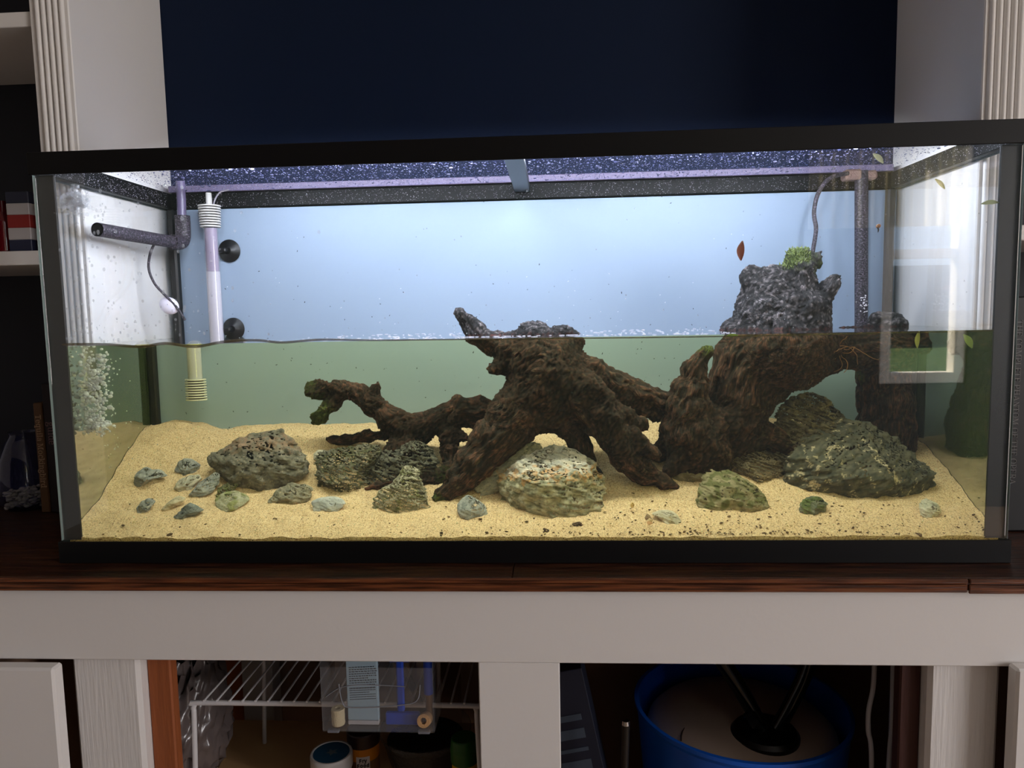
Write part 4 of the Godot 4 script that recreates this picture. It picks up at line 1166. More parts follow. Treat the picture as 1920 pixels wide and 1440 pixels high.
	stone("pebble", Vector3(-0.4574, 0.0578, -0.058), [Vector2(-0.0217, -0.0112), Vector2(-0.0089, 0.0038), Vector2(0.002, 0.0105), Vector2(0.0123, 0.0067), Vector2(0.0217, 0.0006), Vector2(0.0056, -0.0083), Vector2(-0.0121, -0.0135)], 0.011, 0.8, {"base": Color(0.10, 0.125, 0.135), "alt": Color(0.20, 0.225, 0.23), "vein": Color(0.42, 0.45, 0.44), "rough": 0.0006, "facets": 8}, 130, "dark blue triangular stone nearest the front glass on the left", k, 48, 20)
	stone("pebble", Vector3(-0.2636, 0.0631, -0.078), [Vector2(-0.0235, 0.0024), Vector2(-0.0151, 0.0076), Vector2(0.0022, 0.0098), Vector2(0.0186, 0.0066), Vector2(0.0235, 0.0006), Vector2(0.0165, -0.0099), Vector2(-0.0046, -0.0128), Vector2(-0.0194, -0.0096)], 0.012, 0.7, {"base": Color(0.36, 0.40, 0.43), "alt": Color(0.52, 0.55, 0.56), "vein": Color(0.22, 0.24, 0.25), "rough": 0.0005, "facets": 7}, 131, "smooth oval blue-white stone between the reddish-topped and pointed rocks", k, 52, 20)
	stone("pebble", Vector3(-0.2956, 0.1173, -0.185), [Vector2(-0.012, 0.0005), Vector2(-0.007, 0.0061), Vector2(0.0074, 0.0051), Vector2(0.012, 0.0002), Vector2(0.0021, -0.0091), Vector2(-0.0091, -0.0089)], 0.010, 0.5, pale, 132, "pale chip behind the squarish mossy rock", k, 40, 18)
	stone("pebble", Vector3(-0.0616, 0.0606, -0.062), [Vector2(-0.0213, -0.0006), Vector2(-0.0175, 0.0082), Vector2(-0.0079, 0.014), Vector2(0.0043, 0.0095), Vector2(0.0157, 0.0021), Vector2(0.0213, -0.0083), Vector2(0.0132, -0.0156), Vector2(-0.005, -0.017), Vector2(-0.0165, -0.0125)], 0.012, 0.9, slate, 133, "flat blue-grey stone left of the large pale rock", k, 52, 20)
	stone("pebble", Vector3(0.1963, 0.0505, -0.042), [Vector2(-0.0191, 0.0037), Vector2(-0.0073, 0.0079), Vector2(0.008, 0.005), Vector2(0.0191, -0.0022), Vector2(0.0177, -0.0109), Vector2(-0.0003, -0.0094), Vector2(-0.0101, -0.0021)], 0.010, 0.9, {"base": Color(0.50, 0.48, 0.38), "alt": Color(0.68, 0.65, 0.55), "rough": 0.0007, "facets": 9}, 134, "flat cream stone with a dark broken edge near the front glass", k, 48, 20)
	stone("pebble", Vector3(0.3893, 0.0603, -0.065), [Vector2(-0.0185, -0.008), Vector2(-0.0138, 0.0044), Vector2(-0.0016, 0.0115), Vector2(0.0108, 0.01), Vector2(0.0185, 0.0028), Vector2(0.0145, -0.0088), Vector2(-0.0025, -0.0145)], 0.012, 0.6, {"base": Color(0.10, 0.12, 0.085), "alt": Color(0.19, 0.215, 0.16), "moss": Color(0.10, 0.15, 0.03), "moss_bias": 0.1, "rough": 0.0010, "facets": 9}, 135, "small dark green stone in front of the huge veined boulder", k, 48, 20)
	stone("pebble", Vector3(0.537, 0.0579, -0.06), [Vector2(-0.0137, -0.0072), Vector2(-0.0107, 0.005), Vector2(-0.0014, 0.0099), Vector2(0.0094, 0.0057), Vector2(0.0137, -0.0029), Vector2(0.0059, -0.0129), Vector2(-0.0075, -0.0129)], 0.010, 0.8, {"base": Color(0.46, 0.47, 0.40), "alt": Color(0.62, 0.62, 0.53), "vein": Color(0.30, 0.31, 0.26), "vein_step": 420.0, "rough": 0.0008, "facets": 5}, 136, "round pale stone in the right front corner", k, 48, 20)
	k = "tiny pebbles beside the cream stone"
	stone("pebble", Vector3(0.1706, 0.0498, -0.042), [Vector2(-0.0045, 0), Vector2(-0.0003, 0.005), Vector2(0.0045, 0.0021), Vector2(0.0038, -0.0053), Vector2(-0.0018, -0.006)], 0.004, 0.3, {"base": Color(0.28, 0.2, 0.14), "alt": Color(0.36, 0.27, 0.2), "rough": 0.0003}, 141, "tiny grey-brown pebble left of the flat cream stone", k, 24, 10)
	stone("pebble", Vector3(0.1731, 0.0458, -0.039), [Vector2(-0.0045, 0.0004), Vector2(-0.0003, 0.0039), Vector2(0.0045, 0.0011), Vector2(0.0024, -0.0042), Vector2(-0.0024, -0.0049)], 0.004, 0.3, {"base": Color(0.66, 0.50, 0.30), "alt": Color(0.75, 0.6, 0.4), "rough": 0.0003}, 142, "tiny yellow pebble left of the flat cream stone", k, 24, 10)
	stone("pebble", Vector3(0.1719, 0.0422, -0.034), [Vector2(-0.0052, 0), Vector2(-0.001, 0.0043), Vector2(0.0052, 0.0021), Vector2(0.0045, -0.0039), Vector2(-0.001, -0.0053)], 0.004, 0.3, {"base": Color(0.42, 0.22, 0.10), "alt": Color(0.55, 0.32, 0.16), "rough": 0.0003}, 143, "tiny rust-orange pebble nearest the glass by the cream stone", k, 24, 10)
	stone("pebble", Vector3(0.1529, 0.0626, -0.065), [Vector2(-0.0032, 0.0007), Vector2(0.0004, 0.0029), Vector2(0.0032, 0), Vector2(0.001, -0.0039), Vector2(-0.0025, -0.0039)], 0.003, 0.3, {"base": Color(0.62, 0.42, 0.14), "alt": Color(0.7, 0.5, 0.2), "rough": 0.0003}, 144, "tiny golden pebble right of the large pale rock", k, 24, 10)
	# clumps of rotted leaf
	var crumb := {"base": Color(0.03, 0.017, 0.012), "alt": Color(0.09, 0.045, 0.03), "rough": 0.0016, "facets": 20}
	k = "dark clumps on the sand"
	stone("leaf_litter", Vector3(0.0761, 0.042, -0.03), [Vector2(-0.0091, -0.0031), Vector2(-0.0034, 0.0022), Vector2(0.005, 0.0043), Vector2(0.0084, 0.0007), Vector2(0.0091, -0.0046), Vector2(-0.0007, -0.0053)], 0.004, 0.2, crumb, 151, "dark brown clump of rotted leaf in front of the large pale rock", k, 28, 12)
	stone("leaf_litter", Vector3(0.0362, 0.0379, -0.02), [Vector2(-0.0049, -0.0007), Vector2(-0.0013, 0.0029), Vector2(0.0035, 0.0021), Vector2(0.0049, -0.0024), Vector2(-0.0014, -0.0039)], 0.004, 0.2, crumb, 152, "smaller dark clump of rotted leaf close to the front glass", k, 28, 12)

func stone(called: String, at: Vector3, outline: Array, deep: float, lean: float, look: Dictionary, seed_: int, label: String, group: String, cols := 84, rings := 34) -> void:
	var s := stone_shape(at, outline, deep, lean, look, seed_, cols, rings)
	single(called, s, stone_mat, label, {"rock": "rock", "pebble": "pebble", "leaf_litter": "leaf litter"}[called], group)

func build_fittings() -> void:
	var grimy := relief(mat(0.105, 0.10, 0.112, 0.55), noise_tex(0.05, 3, 61), 0.05, Vector3.ONE * 10.0)
	var speck := noise_tex(0.11, 2, 62, FastNoiseLite.TYPE_SIMPLEX_SMOOTH, 256)
	var ramp := Gradient.new()
	ramp.offsets = PackedFloat32Array([0.0, 0.45, 0.62, 1.0])
	ramp.colors = PackedColorArray([Color(0.06, 0.055, 0.065), Color(0.14, 0.125, 0.15), Color(0.27, 0.24, 0.28), Color(0.66, 0.6, 0.68)])
	speck.color_ramp = ramp
	grimy.albedo_color = Color.WHITE
	grimy.albedo_texture = speck
	# filter outlet on the left wall
	var o := thing("filter_outlet", "speckled dark pipe elbow pouring water into the left end of the aquarium", "pipe", Vector3(-0.566, 0.44, -0.2))
	var s := Shape.new()
	s.tube(smooth([Vector3(-0.566, 0.550, -0.296), Vector3(-0.566, 0.520, -0.296), Vector3(-0.567, 0.497, -0.296), Vector3(-0.567, 0.482, -0.296)], 3), 0.0072, 20)
	part("riser", s, mat(0.42, 0.38, 0.50, 0.35), o)
	s = Shape.new()
	s.tube(smooth([Vector3(-0.567, 0.494, -0.297), Vector3(-0.567, 0.470, -0.297), Vector3(-0.5675, 0.456, -0.295), Vector3(-0.5685, 0.4490, -0.286), Vector3(-0.570, 0.4478, -0.262)], 6), 0.0122, 24)
	part("elbow", s, grimy, o)
	s = Shape.new()
	var run := [Vector3(-0.569, 0.4478, -0.285), Vector3(-0.575, 0.4482, -0.22), Vector3(-0.582, 0.4490, -0.15), Vector3(-0.588, 0.4496, -0.094)]
	s.tube(smooth(run, 4), 0.0098, 28, false)
	part("spout", s, grimy, o)
	s = Shape.new()
	s.tube([run[3] + Vector3(0.0012, 0, -0.05), run[3] + Vector3(0, 0, 0.0002)], 0.0078, 24, true)
	part("bore", s, mat(0.02, 0.02, 0.024, 0.6), o)
	# drain of thin airline with an oval sucker
	o = thing("airline_tube", "thin black airline looping down the left side pane to a white oval sucker", "tube", Vector3(-0.56, 0.32, -0.23))
	s = Shape.new()
	s.tube(smooth([Vector3(-0.5795, 0.441, -0.226), Vector3(-0.5875, 0.4243, -0.226), Vector3(-0.5908, 0.4017, -0.226), Vector3(-0.5828, 0.3788, -0.226), Vector3(-0.5682, 0.3616, -0.226), Vector3(-0.5502, 0.3418, -0.226), Vector3(-0.5367, 0.3203, -0.226)], 6), 0.0021, 8)
	part("tubing", s, grimy, o)
	s = Shape.new()
	var prof := []
	for k in 9:
		prof.append(Vector2(0.0165 * sin(PI * k / 8.0), -0.0085 * cos(PI * k / 8.0)))
	prof[0].x = 0.0; prof[8].x = 0.0
	s.lathe(prof, 24, Transform3D(Basis(Vector3(0.85, -0.55, 0), Vector3(0.1, 0.16, 0.6), Vector3(0.45, 0.65, -0.1)), Vector3(-0.5625, 0.3437, -0.228)), true)
	part("sucker", s, mat(0.93, 0.91, 0.97, 0.3), o, "white oval sucker")
	# heater
	var x := -0.5195
	var zc := -0.297
	o = thing("aquarium_heater", "white tube heater with ribbed end guards hanging at the back left", "heater", Vector3(x, 0.19, zc))
	var ivory := mat(0.86, 0.85, 0.83, 0.4)
	s = Shape.new()
	s.lathe([Vector2(0, 0.205), Vector2(0.0108, 0.205), Vector2(0.0108, 0.400), Vector2(0, 0.400)], 28, Transform3D(Basis.IDENTITY, Vector3(x, 0, zc)))
	part("body", s, mat(0.78, 0.765, 0.80, 0.3), o)
	s = Shape.new()
	s.lathe([Vector2(0, 0.4003), Vector2(0.0100, 0.4003), Vector2(0.0100, 0.472), Vector2(0, 0.472)], 24, Transform3D(Basis.IDENTITY, Vector3(x, 0, zc)))
	part("thermostat", s, mat(0.60, 0.545, 0.63, 0.4), o, "mauve upper section behind the glass")
	s = Shape.new()
	s.lathe([Vector2(0.0118, 0.2), Vector2(0.0121, 0.2), Vector2(0.0121, 0.478), Vector2(0.0118, 0.478)], 28, Transform3D(Basis.IDENTITY, Vector3(x, 0, zc)))
	part("glass_sleeve", s, pane(0.06, 0.9, 0.9, 0.95), o)
	for e in [[0.4735, 0.5095, 9], [0.1925, 0.2265, 9]]:
		s = Shape.new()
		s.lathe([Vector2(0, e[0] + 0.001), Vector2(0.0124, e[0] + 0.001), Vector2(0.0124, e[1] - 0.001), Vector2(0, e[1] - 0.001)], 28, Transform3D(Basis.IDENTITY, Vector3(x, 0, zc)))
		part("guard_core", s, mat(0.20, 0.19, 0.18, 0.5), o)
		s = Shape.new()
		var dy: float = (e[1] - e[0]) / (e[2] - 0.45)
		for k in e[2]:
			var y0: float = e[0] + dy * k
			var r: float = 0.0165 + (0.0020 * k / e[2] if e[0] > 0.4 else 0.0)
			s.lathe([Vector2(0.0120, y0), Vector2(r - 0.0005, y0), Vector2(r, y0 + dy * 0.15), Vector2(r, y0 + dy * 0.42), Vector2(r - 0.0005, y0 + dy * 0.55), Vector2(0.0120, y0 + dy * 0.55)], 32, Transform3D(Basis.IDENTITY, Vector3(x, 0, zc)))
		part("end_guard", s, ivory, o)
	s = Shape.new()
	s.lathe([Vector2(0, 0.509), Vector2(0.0052, 0.509), Vector2(0.0046, 0.530), Vector2(0, 0.530)], 18, Transform3D(Basis.IDENTITY, Vector3(x, 0, zc)))
	part("dial_stem", s, ivory, o)
	s = Shape.new()
	s.tube(smooth([Vector3(x + 0.007, 0.507, zc), Vector3(x + 0.010, 0.518, zc), Vector3(x + 0.017, 0.531, zc - 0.005), Vector3(x + 0.03, 0.536, zc - 0.012)], 4), 0.0013, 8)
	part("cord", s, mat(0.6, 0.58, 0.62, 0.4), o)
	for y in [0.4365, 0.303]:
		s = Shape.new()
		s.lathe([Vector2(0, 0), Vector2(0.0185, 0.0), Vector2(0.0195, 0.002), Vector2(0.012, 0.006), Vector2(0.006, 0.010), Vector2(0, 0.010)], 28, Transform3D(Basis(Vector3(1, 0, 0), Vector3(0, 0, 1), Vector3(0, -1, 0)), Vector3(x + 0.017, y, -0.3282)))
		part("suction_cup", s, mat(0.05, 0.05, 0.06, 0.4), o)
		s = Shape.new()
		s.box(Vector3(x + 0.004, y, zc - 0.010), Vector3(0.034, 0.007, 0.012), 0.002)
		part("clip", s, mat(0.06, 0.06, 0.07, 0.4), o)
	# intake on the right
	o = thing("filter_intake", "speckled dark vertical intake pipe in the back right corner", "pipe", Vector3(0.546, 0.245, -0.303))
	s = Shape.new()
	s.tube([Vector3(0.5495, 0.245, -0.302), Vector3(0.5455, 0.40, -0.302), Vector3(0.5425, 0.534, -0.302)], 0.0100, 24)
	part("pipe", s, grimy, o)
	s = Shape.new()
	s.box(Vector3(0.527, 0.528, -0.303), Vector3(0.026, 0.016, 0.024), 0.003)
	s.box(Vector3(0.556, 0.5275, -0.306), Vector3(0.020, 0.014, 0.020), 0.003)
	part("clamp", s, relief(mat(0.62, 0.50, 0.46, 0.7), noise_tex(0.06, 3, 66), 0.12, Vector3.ONE * 14.0), o, "crusted pale clamp")
	rng.seed = 21
	var crust := []
	var cc := []
	for k in 26:
		crust.append(Transform3D(Basis.from_euler(Vector3(rng.randf(), rng.randf(), rng.randf())).scaled_local(Vector3.ONE * rng.randf_range(0.5, 1.4)), Vector3(0.5485 + rng.randfn(0.0, 0.003), 0.322 + rng.randfn(0.0, 0.009), -0.292)))
		cc.append(Color(0.8, 0.76, 0.8))
	scatter("lime_crust", blob(0.0014, mat(1, 1, 1, 0.6, {"vertex_color_use_as_albedo": true}), 0.6, 6), crust, cc, o)
	s = Shape.new()
	s.tube(smooth([Vector3(0.4535, 0.3903, -0.262), Vector3(0.457, 0.4125, -0.264), Vector3(0.4612, 0.4413, -0.266), Vector3(0.4589, 0.4664, -0.27), Vector3(0.4646, 0.4929, -0.274), Vector3(0.4762, 0.512, -0.278), Vector3(0.492, 0.524, -0.284), Vector3(0.5178, 0.5296, -0.292)], 5), 0.0033, 10)
	single("airline_hose", s, grimy, "speckled dark hose curving up from behind the tall stump to the intake pipe", "hose")

func leaf(at: Vector3, long: float, wide: float, turn: float, r: float, g: float, b: float, label: String) -> void:
	var s := Shape.new()
	var rows := []
	var q := Basis(Vector3(0, 0, 1), turn)
	for k in 9:
		var t := k / 8.0
		var w := wide * 0.5 * pow(sin(PI * clampf(t, 0.03, 0.97)), 0.8)
		var row := PackedVector3Array()
		for e in [-1.0, -0.5, 0.0, 0.5, 1.0]:
			row.append(at + q * Vector3((t - 0.5) * long, e * w + 0.06 * long * sin(PI * t), -0.0009 * (1.0 - absf(e)) - 0.0004))
		rows.append(row)
	s.grid(rows, false, Vector3(0, 0, 1))
	for row in rows:
		for k in row.size():
			row[k].z -= 0.0005
	s.grid(rows, false, Vector3(0, 0, -1))
	single("leaf", s, mat(r, g, b, 0.55, {"backlight_enabled": true, "backlight": Color(0.4, 0.4, 0.25)}), label, "leaf", "small leaves stuck to the glass")

func build_small_things() -> void:
	leaf(Vector3(0.4439, 0.4974, -0.0072), 0.017, 0.0065, -0.75, 0.72, 0.74, 0.62, "pale leaf stuck to the glass just under the top rim at right")
	leaf(Vector3(0.5171, 0.4651, -0.0072), 0.017, 0.005, -0.8, 0.70, 0.68, 0.42, "ragged yellowish leaf stuck to the glass below the pale leaf")
	leaf(Vector3(0.5762, 0.4408, -0.0072), 0.021, 0.0055, 0.05, 0.66, 0.70, 0.55, "level pale leaf stuck to the glass near the right corner")
	leaf(Vector3(0.5566, 0.2756, -0.0072), 0.020, 0.0085, -1.0, 0.62, 0.72, 0.55, "light green leaf under the waterline near the right corner")
	leaf(Vector3(0.4976, 0.2786, -0.0072), 0.021, 0.006, 1.5, 0.74, 0.74, 0.55, "upright pale leaf straddling the waterline at right")
	leaf(Vector3(0.2834, 0.3918, -0.0072), 0.024, 0.0095, 1.5, 0.55, 0.24, 0.17, "red-brown pointed leaf stuck to the glass above the tall stump")
	leaf(Vector3(0.2721, 0.2873, -0.0072), 0.016, 0.004, 0.1, 0.55, 0.66, 0.32, "green leaf floating at the waterline by the tall stump")
	# snail on the right
	var s := Shape.new()
	var p := []
	for k in 9:
		p.append(Vector2(0.0030 * sin(PI * k / 8.0), -0.0026 * cos(PI * k / 8.0)))
	p[0].x = 0.0; p[8].x = 0.0
	var sn := thing("snail", "tiny brown snail on the front glass left of the mirrored window", "snail", Vector3(0.447, 0.4174, -0.0095))
	s.lathe(p, 14, Transform3D(Basis(Vector3(0, 0, 1), 0.5), Vector3(0.447, 0.4174, -0.0095)), true)
	part("shell", s, mat(0.50, 0.30, 0.14, 0.35), sn)
	s = Shape.new()
	s.tube(smooth([Vector3(0.4451, 0.416, -0.0078), Vector3(0.4464, 0.4134, -0.0078), Vector3(0.4459, 0.4096, -0.0078)], 3), [0.0009, 0.0010, 0.0010, 0.0010, 0.0009, 0.0006, 0.0003], 6)
	part("foot", s, mat(0.10, 0.07, 0.05, 0.5), sn)
	# foam bubbles on the waterline
	for b in [[Vector3(-0.488, 0.2916, -0.016), 0.0092, "clear foam bubble at the waterline, nearer the left corner"], [Vector3(-0.4182, 0.2911, -0.016), 0.0088, "clear foam bubble at the waterline in front of the heater"]]:
		var f := Shape.new()
		p = []
		for k in 7:
			p.append(Vector2(b[1] * cos(PI * 0.5 * k / 6.0), b[1] * 0.62 * sin(PI * 0.5 * k / 6.0)))
		p[6].x = 0.0
		f.lathe(p, 28, Transform3D(Basis.IDENTITY, b[0] - Vector3(0, 0.003, 0)), true)
		var bub := single("foam_bubble", f, pane(0.10, 0.9, 0.9, 0.8), b[2], "bubble", "foam bubbles at the waterline")
		var ring := Shape.new()
		var circle := []
		for k in 25:
			circle.append(b[0] + Vector3(cos(TAU * k / 24.0) * b[1], -0.0028, sin(TAU * k / 24.0) * b[1]))
		ring.tube(circle, 0.0010, 6, false)
		part("rim", ring, mat(0.75, 0.72, 0.55, 0.2), bub)
	# plume of air where the spout's water plunges in
	rng.seed = 41
	var bubbles := []
	for k in 400:
		var d := pow(rng.randf(), 0.8)
		var w := lerpf(0.024, 0.017, d)
		var r := rng.randf_range(0.5, 1.0) + 0.9 * pow(rng.randf(), 3.0)
		bubbles.append(Transform3D(Basis.from_euler(Vector3(rng.randf() * 3, rng.randf() * 3, 0)).scaled_local(Vector3(1.25, 0.85, 1) * r), Vector3(-0.5830 + rng.randf_range(-0.8, 1.15) * w, 0.2855 - 0.118 * d + rng.randf_range(-0.004, 0.004), -0.066 + rng.randfn(0.0, 0.011))))
	for k in 60:
		bubbles.append(Transform3D(Basis.from_scale(Vector3.ONE * rng.randf_range(0.2, 0.5)), Vector3(-0.570 + absf(rng.randfn(0.0, 0.022)), rng.randf_range(0.12, 0.27), -0.066 + rng.randfn(0.0, 0.015))))
	var o := scatter("air_bubbles", blob(0.0021, mat(0.92, 0.95, 0.92, 0.12, {"metallic_specular": 0.9, "transparency": BaseMaterial3D.TRANSPARENCY_ALPHA, "albedo_color": Color(0.90, 0.90, 1.0, 0.62)}), 1.0, 10), bubbles, [])
	tag(o, "dense plume of white air bubbles under the waterline in the left corner", "air bubbles", "", "stuff")
	# beads of water inside the glass
	var beads := []
	for k in 380:
		var x := -0.585 + absf(rng.randfn(0.0, 0.10))
		if k > 210: x = rng.randf_range(-0.58, 0.58)
		var y := rng.randf_range(0.294, 0.505)
		if k % 4 == 0: y = 0.294 + absf(rng.randfn(0.0, 0.02))
		var r := rng.randf_range(0.25, 0.8) * (1.15 if k < 210 else 0.5)
		beads.append(Transform3D(Basis.from_scale(Vector3(r, r * rng.randf_range(1.0, 1.7), r * 0.5)), Vector3(x, y, -0.0063)))
	for k in 260:
		beads.append(Transform3D(Basis.from_scale(Vector3.ONE * rng.randf_range(0.4, 1.25)), Vector3(-0.562 + rng.randfn(0.0, 0.010), 0.4745 + rng.randfn(0.0, 0.007), -0.0075)))
	o = scatter("water_beads", blob(0.0023, mat(0.95, 0.97, 1.0, 0.05, {"transparency": BaseMaterial3D.TRANSPARENCY_ALPHA, "albedo_color": Color(0.95, 0.97, 1.0, 0.16), "metallic_specular": 0.8}), 1.0, 10), beads, [])
	tag(o, "beads of splashed water clinging to the inside of the front glass", "water drops", "", "stuff")
	# bright flecks of film on the water's surface
	var film := []
	for k in 260:
		var fx := rng.randfn(-0.12, 0.10) if k < 170 else rng.randfn(0.20, 0.07)
		var fz := -0.03 - pow(rng.randf(), 1.5) * 0.27
		if fx > -0.085 and fx < 0.10:
			fz = maxf(fz, -0.085)
		film.append(Transform3D(Basis.from_scale(Vector3(rng.randf_range(0.8, 3.2), 0.5, rng.randf_range(0.6, 1.6))), Vector3(clampf(fx, -0.42, 0.28), 0.2898, fz)))
	o = scatter("surface_film", blob(0.0012, mat(0.95, 0.95, 1.0, 0.2), 0.6, 6), film, [])
	tag(o, "bright flecks of film and tiny bubbles floating on the water's surface", "film flecks", "", "stuff")
	# specks adrift in the water and dried on the glass
	var flecks := []
	var fc := []
	for k in 330:
		var wet := k < 170
		var x := rng.randf_range(-0.45, 0.35)
		var y := rng.randf_range(0.14, 0.285) if wet else 0.293 + absf(rng.randfn(0.0, 0.07))
		flecks.append(Transform3D(Basis.from_euler(Vector3(rng.randf(), rng.randf(), rng.randf() * 3)).scaled_local(Vector3(rng.randf_range(0.5, 1.8), 0.6, 0.6) * rng.randf_range(0.4, 1.0)), Vector3(x, minf(y, 0.5), rng.randf_range(-0.06, -0.012) if wet else -0.0068)))
		fc.append(Color(0.03, 0.035, 0.03) if wet or k % 2 else Color(0.8, 0.85, 0.9))
	o = scatter("floating_specks", blob(0.0010, mat(1, 1, 1, 0.8, {"vertex_color_use_as_albedo": true}), 1.0, 6), flecks, fc)
	tag(o, "fine dark and pale specks adrift in the water and dried on the glass", "specks", "", "stuff")

func build_shelf_things() -> void:
	# left bookcase, upper shelf
	var o := thing("painted_block", "wooden block painted in navy, white and red bands on the left shelf", "block", Vector3(-0.7245, 0.4246, -0.14))
	var y := 0.4246
	var at_x := -0.7245
	for band in [["navy_band", 0.0172, mat(0.10, 0.125, 0.24, 0.5)], ["white_band", 0.0172, mat(0.72, 0.70, 0.70, 0.5)], ["red_band", 0.0187, mat(0.55, 0.11, 0.09, 0.5)], ["white_band", 0.0165, mat(0.72, 0.70, 0.70, 0.5)], ["navy_band", 0.0165, mat(0.13, 0.15, 0.23, 0.5)]]:
		var s := box(Vector3(at_x, y + band[1] / 2, -0.14), Vector3(0.0345, band[1], 0.032), 0.0008)
		part(band[0], s, band[2], o)
		y += band[1]
	var bottle := Shape.new()
	bottle.lathe([Vector2(0, 0.4246), Vector2(0.015, 0.4246), Vector2(0.016, 0.427), Vector2(0.016, 0.470), Vector2(0.009, 0.484), Vector2(0.008, 0.500), Vector2(0, 0.500)], 24, Transform3D(Basis.IDENTITY, Vector3(-0.7605, 0, -0.14)))
	single("bottle", bottle, mat(0.35, 0.03, 0.06, 0.12), "dark red glossy bottle left of the painted block", "bottle")
	# left bookcase, on the counter
	var spine := mat(0.42, 0.29, 0.17, 0.6)
	o = thing("book", "brown-spined book standing upright behind the left corner of the aquarium", "book", Vector3(-0.812, 0.0002, -0.29))
	part("cover", span(Vector3(-0.8200, 0.0002, -0.345), Vector3(-0.8047, 0.187, -0.250), 0.0015), spine, o)
	letters("Tequila Mockingbird", 0.0125, Vector3(-0.8123, 0.105, -0.2498), Basis(Vector3(0, -1, 0), Vector3(1, 0, 0), Vector3(0, 0, 1)), mat(0.75, 0.62, 0.48, 0.5), o, "spine_title")
	o = thing("book", "dark maroon book between the brown-spined book and the aquarium", "book", Vector3(-0.794, 0.0002, -0.29))
	part("cover", span(Vector3(-0.8043, 0.0002, -0.345), Vector3(-0.7840, 0.219, -0.252), 0.0015), mat(0.13, 0.075, 0.085, 0.6), o)
	letters("guide", 0.015, Vector3(-0.7930, 0.135, -0.2518), Basis(Vector3(0, -1, 0), Vector3(1, 0, 0), Vector3(0, 0, 1)), mat(0.5, 0.36, 0.36, 0.5), o, "spine_title")
	o = thing("glass_vase", "dark blue rounded glass vase holding pale pebbles beside the books", "vase", Vector3(-0.868, 0.0002, -0.285))
	var v := Shape.new()
	v.lathe([Vector2(0, 0.0002), Vector2(0.030, 0.0002), Vector2(0.043, 0.014), Vector2(0.0445, 0.045), Vector2(0.040, 0.085), Vector2(0.028, 0.115), Vector2(0.020, 0.128), Vector2(0.022, 0.134)], 36, Transform3D(Basis.IDENTITY, Vector3(-0.868, 0, -0.285)), true)
	part("vessel", v, pane(0.35, 0.05, 0.08, 0.35), o)
	rng.seed = 15
	var peb := []
	var pc := []
	for k in 240:
		var w := rng.randf() * TAU
		var r := sqrt(rng.randf()) * 0.036
		peb.append(Transform3D(Basis.from_euler(Vector3(rng.randf(), rng.randf(), 0)).scaled_local(Vector3(1.2, 0.8, 1) * rng.randf_range(0.7, 1.3)), Vector3(-0.868 + cos(w) * r, 0.006 + rng.randf() * 0.026, -0.285 + sin(w) * r)))
		pc.append(Color(0.5, 0.48, 0.45).lerp(Color(0.7, 0.68, 0.62), rng.randf()))
	scatter("pebble_fill", blob(0.0036, mat(1, 1, 1, 0.6, {"vertex_color_use_as_albedo": true}), 0.8, 8), peb, pc, o)
	# right bookcase, on the counter
	o = thing("book", "tall black book with a silver spine title beside the right end of the aquarium", "book", Vector3(0.700, 0.0002, -0.20))
	part("cover", span(Vector3(0.6765, 0.0002, -0.27), Vector3(0.7180, 0.330, -0.128), 0.002), mat(0.028, 0.022, 0.024, 0.5), o)
	letters("THE COMPLETE PHANTOM OF THE OPERA", 0.0112, Vector3(0.6890, 0.183, -0.1276), Basis(Vector3(0, -1, 0), Vector3(1, 0, 0), Vector3(0, 0, 1)), mat(0.40, 0.39, 0.38, 0.5), o, "spine_title")

